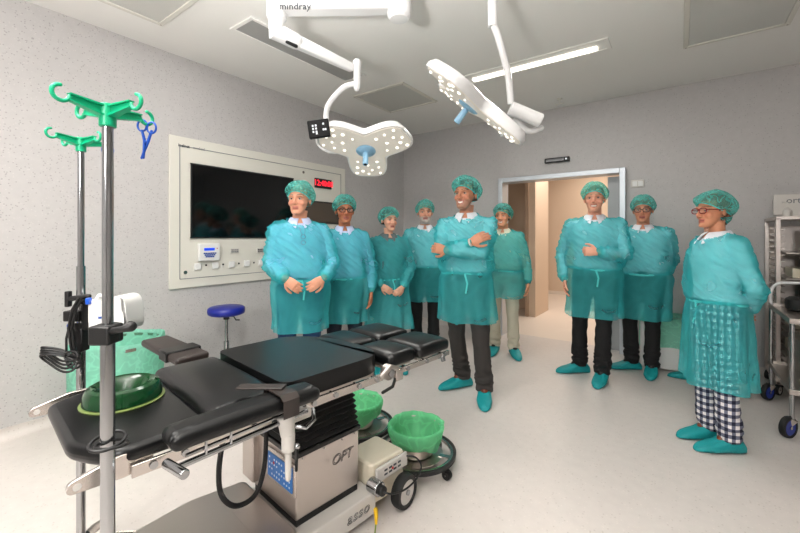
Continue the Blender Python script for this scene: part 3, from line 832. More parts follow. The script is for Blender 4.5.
# white infusion warmer held by the far stand
wx, wy = room(-1.243 + .168, 1.47)
t = empty('infusion_warmer', (wx, wy, 1.005), R(36)); t.scale = (.88, .88, 1)
outline = round_poly([(-.085, .0), (.065, .008), (.077, .03), (.068, .12), (.04, .142), (-.03, .128), (-.085, .10)], .022, 5)
n = len(outline)
mb = MB(); mb.add([(x, -.055, z) for x, z in outline] + [(x, .055, z) for x, z in outline], [tuple(range(n)), tuple(range(2 * n - 1, n - 1, -1))] + [(i, i + n, (i + 1) % n + n, (i + 1) % n) for i in range(n)])
mb.build('housing', M['white_plastic'], t, bevel=.018, seg=4)
ol2 = round_poly([(-.0, .018), (.058, .018), (.066, .04), (.060, .085), (.02, .085), (-.0, .06)], .012, 4); n = len(ol2)
mb = MB(); mb.add([(x, -.058, z) for x, z in ol2] + [(x, -.05, z) for x, z in ol2], [tuple(range(n)), tuple(range(2 * n - 1, n - 1, -1))] + [(i, i + n, (i + 1) % n + n, (i + 1) % n) for i in range(n)])
mb.build('side_cover', M['white_plastic'], t, bevel=.004)
MB().cyl((.052, -.0585, .035), (.052, -.0605, .035), .003, seg=10).build('screw', M['print_grey'], t)
text('lettering', 'astoflo', .016, frame((-.022, -.0565, .062), (1, 0, 0), (0, 0, 1)), M['blue_key'], t, bold=.0006)
mb = MB(); mb.box((-.098, 0, .07), (.03, .05, .10)); mb.tube([(-.10, 0, .11), (-.085, 0, .135), (-.06, 0, .135)], .008, 10, True); mb.build('mount', M['white_plastic'], t, bevel=.004)
MB().box((-.105, -.03, .118), (.016, .02, .024)).build('blue_clip', M['blue_plastic'], t, bevel=.003)
MB().cyl((-.095, -.03, .03), (-.095, -.045, .03), .009).build('mount_knob', M['black'], t)
tag(t, 'white rounded infusion warmer clamped to the farther IV stand', 'infusion warmer')
# blue tube clamps hanging from the hooks
def tube_clamp(stand, ztop, label, sc=1.):
    a = R(-20 + 90); d = Vector((math.cos(a), math.sin(a), 0)) * .097
    p = stand.matrix_basis @ (d + Vector((0, 0, ztop + .012)))
    t = empty('tube_clamp', p, R(36))
    for s_, off in ((-1, -.011), (1, .014)):
        mb = MB(); mb.tube([(off + .012 * math.cos(b), 0, -.012 - (.006 if s_ > 0 else 0) + .015 * math.sin(b)) for b in [2 * PI * k / 20 for k in range(20)]], .0026, 8, closed=True)
        mb.tube([(off * .9, .002 * s_, -.026), (off * .3, .002 * s_, -.052), (-.010 - .004 * s_, .002 * s_, -.098)], [.0032, .004, .0028], 8, True)
        mb.build('clamp_half', M['blue_plastic'], t)
    MB().cyl((-.001, -.006, -.056), (-.001, .006, -.056), .004, seg=12).build('pivot', M['blue_plastic'], t)
    tag(t, label, 'clamp')
    return t
tube_clamp(S1, 1.66, 'blue scissor-shaped clamp hanging from the green hook of the nearest stand')
tube_clamp(S2, 1.725, 'blue scissor-shaped clamp on the farther stand, partly behind the near pole')

def trefoil(Lp, hw, n=96, p=5.):
    out = []
    for k in range(n):
        a = 2 * PI * k / n
        best = 0
        for c in (R(-90), R(30), R(150)):
            dl = (a - c + PI) % (2 * PI) - PI
            if abs(dl) < R(89):
                r_ = ((math.cos(dl) / Lp) ** p + (abs(math.sin(dl)) / hw) ** p) ** (-1 / p)
                best = max(best, r_)
        out.append((best, a))
    # soften the notches
    for _ in range(3): out = [((out[i - 1][0] + 2 * out[i][0] + out[(i + 1) % n][0]) / 4, out[i][1]) for i in range(n)]
    return out
def lamp_head(t, Mx, Lp=.345, hw=.145):
    """trefoil head; local -z is the lit side"""
    tf = trefoil(Lp, hw)
    def ring(sc, z, inset=0.): return [Mx @ Vector(((r * sc - inset) * math.cos(a), (r * sc - inset) * math.sin(a), z)) for r, a in tf]
    MB().rings([ring(1, -.004, .012), ring(1, -.008), ring(1, .018), ring(1, .034, .012), ring(.93, .052), ring(.6, .068), ring(.2, .074)]).build('lamp_housing', M['white_enamel'], t, auto=50)
    g = MB().rings([ring(1, -.004, .016), ring(1, -.013, .020), ring(.5, -.017), ring(.1, -.018)]).build('lens_cover', M['lamp_glass'], t, auto=50)
    rnd = random.Random(4)
    for c in (R(-90), R(30), R(150)):
        u = Vector((math.cos(c), math.sin(c), 0)); v = Vector((-u.y, u.x, 0))
        for i, (a, b) in enumerate(((.14, -.075), (.14, .075), (.185, 0), (.215, -.085), (.22, .085), (.255, -.03), (.27, .045), (.295, -.095), (.30, .095), (.31, 0))):
            p = u * a * (Lp / .36) + v * b * .95 * (hw / .145)
            mb = MB(); big = .013 if i % 2 == 0 else .010
            pp = [Mx @ (p + Vector((big * math.cos(q) , big * math.sin(q), -.0145))) for q in [2 * PI * k / 14 for k in range(14)]]
            pq = [Mx @ (p + Vector((big * .6 * math.cos(q), big * .6 * math.sin(q), -.0215))) for q in [2 * PI * k / 14 for k in range(14)]]
            mb.rings([pp, pq]); mb.build('led', M['led_white'], g)
    hb = MB(); o = lambda r, z: [Mx @ Vector((r * math.cos(a), r * math.sin(a), z)) for a in [2 * PI * k / 32 for k in range(32)]]
    hb.rings([o(.068, -.014), o(.070, -.020), o(.058, -.030), o(.024, -.036)])
    h = hb.build('handle_flange', M['lamp_blue'], t)
    hb = MB(); hb.rings([o(.017, -.034), o(.019, -.06), o(.021, -.125), o(.018, -.132), o(.012, -.132)]); hb.build('sterile_handle', M['lamp_blue'], t)
    hb = MB(); hb.rings([o(.011, -.131), o(.011, -.1335)]); hb.build('handle_tip', M['black'], t)
def rot_about(normal_down, upish):
    """matrix whose -z is normal_down and whose y leans to upish"""
    z = -Vector(normal_down).normalized(); y = Vector(upish); y = (y - z * y.dot(z)).normalized(); x = y.cross(z)
    return Matrix((x, y, z)).transposed().to_4x4()
# ---- left lamp.  things are laid out in metres to the right (x), forward (y), up (z) of a root turned like the camera
lx, ly = room(0, 0)
def L3(px, py, Y): return Vector(((px - 400) / 385. * Y, Y, 1.367 + (236 - py) / 385. * Y))
LA = empty('surgical_lamp', (*room(-.214, 2.75), HZ), R(36))
LAo = Vector((-.214, 2.75, HZ))
def q_(v): return Vector(v) - LAo
Mx = rot_about((0, -math.sin(R(24)), -math.cos(R(24))), (0, -1, 0)); 
hc_ = q_(L3(366, 149, 2.75)); Mx.translation = hc_
# trefoil: stem petal points to -y (nearer the camera, lower in the photo)
lamp_head(LA, Mx)
a0 = q_(L3(277, 6, 2.38)); a1 = q_(L3(399, 5, 2.38))
am = MB()
am.tube([a0 + Vector((.04, 0, .012)), a1 + Vector((-.04, 0, .012))], .078, 4, up=(0, 1, 1))
ar_ = am.build('extension_arm', M['white_enamel'], LA, bevel=.02, seg=4)
text('lettering', 'mindray', .056, frame(q_(L3(295, 6.5, 2.32)) + Vector((0, -.0, 0)), (1, 0, 0), (0, 0, 1)), M['print_dark'], ar_, bold=.0006, spacing=1.05)
MB().lathe([(.001, -.095), (.055, -.09), (.072, -.07), (.076, -.02), (.076, .10), (.07, .13), (.001, .13)], a1).build('arm_joint', M['white_enamel'], LA)
MB().cyl(a1 + Vector((0, 0, .12)), Vector((a1.x, a1.y, -.0)), .05, seg=32).build('ceiling_column', M['white_enamel'], LA)
MB().lathe([(.001, .0), (.16, .0), (.15, -.04), (.06, -.07), (.001, -.07)], (a1.x, a1.y, -.0005)).build('ceiling_cover', M['white_enamel'], LA)
MB().lathe([(.001, -.10), (.045, -.095), (.058, -.08), (.060, .08), (.05, .10), (.001, .10)], a0 + Vector((.0, 0, .0))).build('arm_joint', M['white_enamel'], LA)
b0 = q_(L3(276, 32, 2.40)); b1 = q_(L3(357, 70, 2.72)); bm_ = b0.lerp(b1, .22)
MB().tube([a0 + Vector((0, 0, -.08)), b0, bm_], [.05, .058, .05], 16, True).build('spring_joint', M['white_enamel'], LA)
sa = MB(); sa.tube([b0.lerp(b1, .1), b1 + Vector((-.03, 0, .012))], [.055, .040], 4, up=(0, 1, 1)); sa.build('spring_arm', M['white_enamel'], LA, bevel=.014, seg=4)
MB().tube([b0.lerp(b1, .14) + Vector((0, -.03, -.04)), b0.lerp(b1, .24) + Vector((0, -.03, -.042))], .012, 8, True).build('adjuster', M['black'], LA)
MB().tube([b1 + Vector((0, 0, .05)), b1 + Vector((.0, 0, -.02)), b1 + Vector((.0, 0, -.13))], [.03, .026, .022], 18, True).build('spindle', M['white_enamel'], LA)
def smooth_path(P, n=6):
    P = [Vector(p) for p in P]; out = []
    for i in range(len(P) - 1):
        p0 = P[max(i - 1, 0)]; p1 = P[i]; p2 = P[i + 1]; p3 = P[min(i + 2, len(P) - 1)]
        for k in range(n):
            t = k / n
            out.append(.5 * ((2 * p1) + (-p0 + p2) * t + (2 * p0 - 5 * p1 + 4 * p2 - p3) * t * t + (-p0 + 3 * p1 - 3 * p2 + p3) * t ** 3))
    out.append(P[-1]); return out
MB().tube(smooth_path([q_(L3(355, 84, 2.72)), q_(L3(343, 88, 2.74)), q_(L3(328, 106, 2.8)), q_(L3(327, 124, 2.82)), q_(L3(336, 133, 2.82)), q_(L3(345, 139, 2.80))]), .020, 16).build('yoke_tube', M['white_enamel'], LA)
MB().tube(smooth_path([q_(L3(329, 127, 2.82)), q_(L3(319, 137, 2.86)), q_(L3(320, 145, 2.88)), q_(L3(330, 151, 2.86)), q_(L3(343, 151, 2.82))]), .019, 14, True).build('yoke_tube', M['white_enamel'], LA)
cpx = q_(L3(319, 129, 2.52))
s_ = MB().box(cpx, (.138, .03, .118), Euler((0, R(-8), 0)).to_matrix()).build('control_panel', M['panel_black'], LA, bevel=.006)
MB().tube([cpx + Vector((.03, .01, .01)), q_(L3(329, 127, 2.82))], .014, 12, True).build('panel_bracket', M['white_enamel'], LA)
pm = MB(); rt = Euler((0, R(-8), 0)).to_matrix()
for (x, z) in ((-.035, .02), (-.015, .02), (.035, .025), (-.035, 0), (-.015, 0), (-.035, -.02), (-.015, -.02), (.032, -.012), (.045, -.012), (-.015, -.032)):
    pm.box(cpx + rt @ Vector((x, -.019, z)), (.011, .003, .012), rt)
pm.build('symbol', M['print_light'], s_)
tag(LA, 'white three-lobed surgical lamp facing the camera, lit, with a black control panel', 'surgical lamp')
sp_ = bpy.data.lights.new('lamp_beam', 'SPOT'); sp_.energy = 32; sp_.spot_size = R(75); sp_.spot_blend = .8; sp_.shadow_soft_size = .25; sp_.color = (1, .96, .9)
so = bpy.data.objects.new('lamp_beam', sp_); COL.objects.link(so); so.parent = LA; so.matrix_local = Mx @ Matrix.Translation((0, 0, -.16))
# ---- right lamp
RAo = Vector((.45, 2.3, HZ))
RA = empty('surgical_lamp', (*room(.45, 2.3), HZ), R(36))
def q2(v): return Vector(v) - RAo
nd = Vector((-.60, .26, -.77)).normalized()
Mr = rot_about(nd, (-.78, .1, .6)); Mr = Mr @ Matrix.Rotation(R(180), 4, 'Z') if False else Mr
Mr.translation = q2(L3(468, 107, 2.3)) - nd * .02
lamp_head(RA, Mr, .39, .155)
MB().tube(smooth_path([q2(L3(493, 24, 2.25)), q2(L3(499, 40, 2.27)), q2(L3(508, 75, 2.34)), q2(L3(511, 104, 2.38))]), .020, 16).build('yoke_tube', M['white_enamel'], RA)
MB().cyl(q2(L3(492.5, 27, 2.25)), q2(L3(492, -28, 2.25)), .027, seg=24).build('spindle', M['white_enamel'], RA, bevel=.004)
MB().tube([q2(L3(492, -28, 2.25)) + Vector((0, 0, -.02)), Vector((.05, -.35, -.06))], .04, 4).build('spring_arm', M['white_enamel'], RA, bevel=.012)
MB().cyl(Vector((.05, -.35, -.12)), Vector((.05, -.35, 0)), .055, seg=28).build('ceiling_column', M['white_enamel'], RA)
MB().tube([q2(L3(510, 108, 2.34)), q2(L3(541, 121, 2.34))], .042, 24).build('pivot_barrel', M['white_enamel'], RA, bevel=.008, seg=3)
MB().tube(smooth_path([q2(L3(516, 120, 2.40)), q2(L3(528, 131, 2.42)), q2(L3(541, 128, 2.40))]), .018, 14, True).build('yoke_tube', M['white_enamel'], RA)
MB().box(q2(L3(506, 133, 2.36)), (.06, .06, .04)).build('hinge_block', M['white_enamel'], RA, bevel=.008)
tag(RA, 'white surgical lamp tilted edge-on below the lit ceiling strip', 'surgical lamp')
sp2 = bpy.data.lights.new('lamp_beam', 'SPOT'); sp2.energy = 15; sp2.spot_size = R(75); sp2.spot_blend = .8; sp2.shadow_soft_size = .25; sp2.color = (1, .96, .9)
so = bpy.data.objects.new('lamp_beam', sp2); COL.objects.link(so); so.parent = RA; so.matrix_local = Mr @ Matrix.Translation((0, 0, -.16))

# ================================================================ kick buckets with green bags
def crumple(seed, amp):
    def f(r, z, a):
        k = noise.noise(Vector((3 * math.cos(a), 3 * math.sin(a), z * 22 + seed))) * amp + math.sin(a * 17 + seed + z * 30) * amp * .3
        return r * (1 + k), z + k * .05
    return f
def bucket(X, Y, rz, label, seed, tiltdir):
    x, y = room(X, Y)
    t = empty('kick_bucket', (x, y, 0), rz)
    MB().lathe([(.205, .075), (.222, .075), (.222, .092), (.205, .092)], closed=True, seg=56).build('ring_frame', M['steel'], t)
    MB().lathe([(.222, .070), (.236, .072), (.238, .094), (.222, .096)], closed=True, seg=56).build('bumper', M['rubber'], t)
    MB().lathe([(.001, .074), (.16, .074), (.16, .078), (.001, .078)], seg=40).build('tray_plate', M['brushed'], t)
    for k in range(4):
        a = PI / 4 + PI / 2 * k; MB().box((.18 * math.cos(a), .18 * math.sin(a), .078), (.08, .03, .006), Matrix.Rotation(a, 3, 'Z')).build('spoke', M['steel'], t)
    MB().lathe([(.001, .085), (.10, .085), (.143, .228), (.150, .232), (.147, .222), (.095, .095), (.001, .095)], seg=44).build('bucket', M['brushed'], t)
    for k in range(4):
        a = R(20) + PI / 2 * k
        cs = MB(); cs.cyl((.215 * math.cos(a), .215 * math.sin(a), .04), (.215 * math.cos(a), .215 * math.sin(a), .075), .010); cs.box((.215 * math.cos(a), .215 * math.sin(a), .052), (.03, .028, .02))
        c0 = cs.build('caster_housing', M['black'], t, bevel=.004)
        caster('caster', .215 * math.cos(a) + .006, .215 * math.sin(a), .027, .03, c0, M['black'], M['black'], rz=a)
    f = crumple(seed, .05)
    bagm = MB()
    prof = [(.128, .130), (.146, .155), (.156, .18), (.163, .205), (.167, .225), (.168, .243), (.160, .250), (.148, .243), (.135, .215), (.118, .17), (.095, .125), (.06, .105), (.01, .10)]
    bagm.sheet([[Vector((f(r, z, a)[0] * math.cos(a), f(r, z, a)[0] * math.sin(a), f(r, z, a)[1] + (.028 * math.sin(a * 2 + seed) if i == 0 else 0))) for a in [2 * PI * k / 72 for k in range(72)]] for i, (r, z) in enumerate(prof)])
    bg = bagm.build('waste_bag', M['bag_green'], t, auto=0)
    tag(t, label, 'kick bucket')
    return t
bucket(-.285, 2.64, R(20), 'kick bucket with green bag nearer the table column, partly under the table', 1.3, 0)
bucket(.096, 2.30, R(65), 'kick bucket with green bag on a wheeled ring, right of the other bucket', 6.1, 0)

# mint bag on a ring stand by the left wall
x, y = room(-1.99, 2.72)
t = empty('waste_bin', (x, y, 0), R(36))
MB().lathe([(.255, .02), (.27, .02), (.27, .05), (.255, .05)], closed=True, seg=48).build('foot_ring', M['steel'], t)
MB().lathe([(.262, .60), (.274, .60), (.274, .62), (.262, .62)], closed=True, seg=48).build('top_ring', M['steel'], t)
for k in range(4):
    a = R(45) + PI / 2 * k; MB().cyl((.264 * math.cos(a), .264 * math.sin(a), .04), (.264 * math.cos(a), .264 * math.sin(a), .61), .009).build('post', M['steel'], t)
f = crumple(3.7, .045)
prof = [(.01, .10), (.20, .11), (.252, .2), (.262, .35), (.27, .5), (.280, .60), (.284, .64), (.278, .655), (.270, .64), (.262, .60)]
prof2 = [(.270, .22)] + [(.272, .30), (.275, .42), (.278, .54), (.279, .62), (.276, .65), (.268, .655), (.262, .62), (.254, .5), (.247, .35), (.235, .2), (.19, .12), (.01, .11)]
MB().sheet([[Vector((f(r, z, a)[0] * math.cos(a), f(r, z, a)[0] * math.sin(a), f(r, z, a)[1] + .012 * math.sin(3 * a))) for a in [2 * PI * k / 80 for k in range(80)]] for (r, z) in prof2]).build('waste_bag', M['bag_mint'], t, auto=0)
tag(t, 'waste bin with pale mint bag by the left wall behind the head end', 'waste bin')
# white bin with green bag against the back wall
t = empty('waste_bin', (3.62, -.27, 0), 0)
mb = MB()
mb.box((0, 0, .25), (.56, .36, .47)); mb.build('bin_body', M['white_plastic'], t, bevel=.02)
def rr(hx, hy, n=80, p=6.):
    return [((abs(math.cos(a)) / hx) ** p + (abs(math.sin(a)) / hy) ** p) ** (-1 / p) for a in [2 * PI * k / n for k in range(n)]]
prof3 = [(.012, .235), (.012, .3), (.010, .4), (.008, .5), (.004, .535), (-.012, .54), (-.03, .50), (-.04, .49)]
rad = rr(.285, .185)
rings_ = []
for (d_, z) in prof3:
    rings_.append([Vector(((rad[k] + d_ + .008 * noise.noise(Vector((4 * math.cos(2 * PI * k / 80), 4 * math.sin(2 * PI * k / 80), z * 9)))) * math.cos(2 * PI * k / 80), (rad[k] + d_ + .008 * noise.noise(Vector((4 * math.cos(2 * PI * k / 80), 4 * math.sin(2 * PI * k / 80), z * 9)))) * math.sin(2 * PI * k / 80), z + (.015 * math.sin(2 * PI * k / 80 * 3) if z < .25 else 0))) for k in range(80)])
MB().sheet(rings_).build('waste_bag', M['bag_mint'], t, auto=0)
tag(t, 'white bin with a green bag against the back wall right of the door', 'waste bin')

# ================================================================ blue stool
x, y = room(-1.60, 3.55)
t = empty('stool', (x, y, 0), R(36))
MB().lathe([(.001, .645), (.14, .645), (.158, .655), (.162, .68), (.158, .705), (.14, .716), (.001, .720)], seg=48).build('seat', M['blue_vinyl'], t, auto=60)
MB().cyl((0, 0, .35), (0, 0, .645), .014).build('piston', M['chrome'], t)
MB().cyl((0, 0, .10), (0, 0, .40), .024).build('column', M['chrome'], t)
MB().cyl((0, 0, .60), (0, 0, .648), .026).build('collar', M['black'], t)
MB().tube([(.02, -.01, .63), (.08, -.03, .632), (.10, -.03, .60), (.13, -.03, .60)], .006, 10, True).build('height_lever', M['black'], t)
for k in range(5):
    a = R(20) + 2 * PI * k / 5
    l_ = MB().tube([(.02 * math.cos(a), .02 * math.sin(a), .12), (.15 * math.cos(a), .15 * math.sin(a), .10), (.225 * math.cos(a), .225 * math.sin(a), .075)], [.018, .015, .012], 12).build('base_leg', M['chrome'], t)
    caster('caster', .225 * math.cos(a), .225 * math.sin(a), .026, .022, l_, rz=a + .7)
tag(t, 'round stool with blue vinyl seat against the left wall', 'stool')

# ================================================================ steel rack and cart at the right edge
t = empty('storage_rack', (4.34, -.62, 0), 0)     # local x along the wall, y to the wall
RW, RD, RH = .62, .55, 1.52
for x in (.015, RW - .015):
    for y in (.015, RD - .015): MB().box((x, y, (RH + .10) / 2), (.03, .03, RH - .10)).build('post', M['brushed'], t, bevel=.002)
MB().box((RW / 2, RD / 2, RH), (RW, RD, .03)).build('top_panel', M['brushed'], t, bevel=.003)
MB().box((RW / 2, RD / 2, .115), (RW, RD, .03)).build('bottom_panel', M['brushed'], t, bevel=.003)
MB().box((RW - .006, RD / 2, .8), (.008, RD - .05, RH - .2)).build('side_panel', M['brushed'], t)
MB().box((RW / 2, RD - .006, .8), (RW - .05, .008, RH - .2)).build('back_panel', M['brushed'], t)
for k in range(24):
    z = .18 + k * .054
    mb = MB(); mb.box((.045, RD / 2, z), (.03, RD - .06, .004)); mb.box((.032, RD / 2, z + .011), (.004, RD - .06, .024)); mb.build('runner', M['steel'], t)
    MB().box((RW - .045, RD / 2, z), (.03, RD - .06, .004)).build('runner', M['steel'], t)
for z in (.34, .56, .78, 1.0, 1.22):
    tr = MB(); tr.box((RW / 2 + .01, RD / 2, z), (RW - .11, RD - .07, .012)); tr.build('shelf', M['brushed'], t, bevel=.002)
MB().box((.17, -.012, .82), (.035, .03, RH - .22)).build('door_stile', M['brushed'], t, bevel=.003)
MB().box((.38, -.012, .82), (.38, .02, RH - .24)).build('door_panel', M['brushed'], t, bevel=.003)
for (x, y) in ((.04, .04), (.58, .04), (.04, .5), (.58, .5)):
    c_ = caster('caster', x - .02, y, .045, .03, t, M['grey_plastic'], rz=R(60)); MB().box((x, y, .088), (.05, .04, .02)).build('caster_fork', M['black'], c_, bevel=.003)
tag(t, 'tall stainless steel rack with tray runners against the back wall', 'rack')
# boxes of supplies on the shelves
for i, (z, h) in enumerate(((.348, .09), (.568, .12), (1.008, .08))):
    s_ = B((4.34 + .30, -.62 + .27, z + h / 2), (.36, .3, h)).build('supply_box', M['cream_box'], bevel=.003)
    tag(s_, ['cream supply box on the lowest loaded shelf of the steel rack', 'cream supply box on the second shelf of the steel rack', 'cream supply box on the upper shelf of the steel rack'][i], 'box', 'supply boxes in the steel rack')
# sign holder and bottle on the rack
t = empty('desk_sign', (4.62, -.30, RH + .0155), 0)
MB().box((0, 0, .012), (.30, .06, .024)).build('stand', M['grey_plastic'], t, bevel=.003)
p_ = MB().box((0, 0, .115), (.50, .014, .185)).build('plate', M['grey_plastic'], t, bevel=.004)
text('lettering', 'ort', .075, frame((-.12, -.008, .15), (1, 0, 0), (0, 0, 1)), M['print_grey'], p_, bold=.0008)
tag(t, 'pale grey sign plate standing on top of the steel rack', 'sign')
t = empty('pump_bottle', (4.43, -.50, RH + .0155), 0)
MB().lathe([(.001, 0), (.028, 0), (.03, .006), (.03, .05), (.012, .07), (.012, .08), (.001, .08)]).build('bottle', M['grey_plastic'], t)
MB().tube([(0, 0, .08), (0, 0, .12), (-.03, 0, .122)], .005, 8, True).build('pump', M['grey_plastic'], t)
tag(t, 'small pale pump bottle on the front corner of the steel rack top', 'bottle')
# cart
t = empty('instrument_cart', (4.29, -1.50, 0), 0)
CW, CD = .62, .74
for x in (.0, CW):
    for y in (.0, CD): MB().cyl((x, y, .13), (x, y, .80), .014).build('post', M['chrome'], t)
for z in (.30, .78):
    mb = MB(); mb.box((CW / 2, CD / 2, z), (CW + .03, CD + .03, .012)); mb.box((CW / 2, -.012, z + .012), (CW + .03, .008, .035)); mb.box((CW / 2, CD + .012, z + .012), (CW + .03, .008, .035)); mb.box((-.012, CD / 2, z + .012), (.008, CD + .03, .035)); mb.box((CW + .012, CD / 2, z + .012), (.008, CD + .03, .035))
    mb.build('shelf', M['brushed'], t, bevel=.002)
MB().tube(smooth_path([(-.0, CD, .80), (-.0, CD, .90), (.03, CD - .0, .965), (.12, CD, .985), (CW - .12, CD, .985), (CW - .03, CD, .965), (CW, CD, .90), (CW, CD, .80)], 5), .012, 14).build('push_handle', M['white_enamel'], t)
for (x, y, r_) in ((.0, .0, .072), (.0, CD, .068), (CW, .0, .072), (CW, CD, .068)):
    c_ = caster('caster', x - .02, y - .01, r_, .034, t, mat('blue_hub', (20, 50, 150), .4) if 'blue_hub' not in bpy.data.materials else bpy.data.materials['blue_hub'], rz=R(52))
    MB().tube([(x - .02, y, r_ + .004), (x, y, .13)], [.012, .02], 12, flat=1.6).build('caster_fork', M['steel'], c_)
    MB().tube([(x - .05, y - .03, .12), (x + .0, y, .135)], .008, 8, True).build('brake_pedal', M['black'], c_)
tag(t, 'low stainless steel cart with blue-hubbed casters at the right edge', 'cart')
# black bag on the cart
mb = MB()
for k in range(1):
    mb.rings([[Vector((4.33 + .26 + (.24 - d) * sx_, -1.50 + .56 + (.10 - d) * sy_, z)) for sx_, sy_ in [(math.copysign(abs(math.cos(a)) ** .5, math.cos(a)), math.copysign(abs(math.sin(a)) ** .5, math.sin(a))) for a in [2 * PI * q / 32 for q in range(32)]]] for d, z in ((.02, .787), (.0, .80), (-.005, .84), (.0, .875), (.02, .892), (.06, .898))])
tag(mb.build('cushion', M['rubber']), 'black rounded cushion lying on the top shelf of the cart', 'cushion')
mb = MB(); mb.box((4.29 + .30, -1.50 + .36, .4565), (.44, .5, .30)); tag(mb.build('instrument_box', M['brushed'], bevel=.006), 'steel instrument box on the lower shelf of the cart', 'box')
# ================================================================ people
def remesh_build(name, mb, vox, smooth, m, parent, it_fac=.5):
    o = mb.build(name + '_raw', M['skin'], None, smooth=False)
    r = o.modifiers.new('r', 'REMESH'); r.mode = 'VOXEL'; r.voxel_size = vox; r.use_smooth_shade = True
    s = o.modifiers.new('s', 'SMOOTH'); s.factor = it_fac; s.iterations = smooth
    dg = bpy.context.evaluated_depsgraph_get(); dg.update()
    me = bpy.data.meshes.new_from_object(o.evaluated_get(dg))
    raw = o.data; bpy.data.objects.remove(o); bpy.data.meshes.remove(raw)
    me.name = name; me.materials.clear(); me.materials.append(m)
    n = bpy.data.objects.new(name, me); COL.objects.link(n); n.parent = parent
    me.polygons.foreach_set('use_smooth', [True] * len(me.polygons))
    return n
def getv(me):
    a = np.empty(len(me.vertices) * 3, np.float32); me.vertices.foreach_get('co', a); return a.reshape(-1, 3).astype(np.float64)
def setv(me, a): me.vertices.foreach_set('co', a.astype(np.float32).ravel()); me.update()
def getn(me):
    a = np.empty(len(me.vertices) * 3, np.float32); me.vertices.foreach_get('normal', a); return a.reshape(-1, 3).astype(np.float64)
def cut(me, vmask):
    """delete vertices where mask"""
    bm = bmesh.new(); bm.from_mesh(me); bm.verts.ensure_lookup_table()
    bmesh.ops.delete(bm, geom=[bm.verts[i] for i in np.nonzero(vmask)[0]], context='VERTS')
    bm.to_mesh(me); bm.free(); me.update()
def V(*a): return Vector(a)
def ik(S, W, l1, l2, pole):
    S, W = Vector(S), Vector(W); d = W - S; L_ = min(d.length, (l1 + l2) * .998); d.normalize()
    a = (l1 * l1 - l2 * l2 + L_ * L_) / (2 * L_); h = math.sqrt(max(0, l1 * l1 - a * a))
    p = Vector(pole); p = (p - d * p.dot(d)).normalized()
    return S + d * a + p * h, S + d * L_
def hand(mb, W, d, n, side, curl=.5, k=1.0, thumb=.6):
    """palm and five fingers; d along the hand, n = palm normal, side=+1 thumb towards d x n"""
    d = Vector(d).normalized(); n = Vector(n); n = (n - d * n.dot(d)).normalized(); s = d.cross(n) * side
    rows = []
    for (q, hw, ht) in ((-.015, .024, .020), (.02, .031, .016), (.055, .040, .0155), (.085, .041, .013), (.094, .036, .010)):
        c = W + d * q * k
        rows.append([c + s * (hw * k * math.cos(a)) + n * (ht * k * math.sin(a)) for a in [2 * PI * i / 14 for i in range(14)]])
    mb.rings(rows)
    for (off, ln, r, st) in ((.031, .072, .0092, .086), (.0105, .080, .0095, .090), (-.0105, .075, .0092, .087), (-.031, .060, .0082, .080)):
        p = W + (d * st + s * off) * k; pts = [p - d * .02 * k, p]; ang = .15; dd = d
        spread = s * (off * 1.6)
        for j, f in enumerate((.45, .30, .25)):
            ang += curl * (.75 if j else .6)
            dd = (d * math.cos(ang) + n * math.sin(ang) + spread * (1 if j == 0 else .4)).normalized()
            p = p + dd * ln * f * k; pts.append(p)
        mb.tube(pts, [r * k, r * k, r * .96 * k, r * .9 * k, r * .8 * k], 10, True)
    p0 = W + (d * .018 + s * .022 + n * .006) * k
    t1 = (d * .62 + s * .72 + n * .25 * thumb).normalized(); t2 = (d * .85 + s * .35 + n * .55 * thumb).normalized(); t3 = (d * .9 + s * .05 + n * .7 * thumb).normalized()
    p1 = p0 + t1 * .038 * k; p2 = p1 + t2 * .034 * k; p3 = p2 + t3 * .026 * k
    mb.tube([p0, p1, p2, p3], [.014 * k, .0115 * k, .0105 * k, .009 * k], 10, True)

def fbm(P, sc, seed):
    out = np.empty(len(P)); off = Vector((seed, seed * 1.7, -seed))
    for i, p in enumerate(P): out[i] = noise.noise(Vector((p[0] * sc[0], p[1] * sc[1], p[2] * sc[2])) + off)
    return out

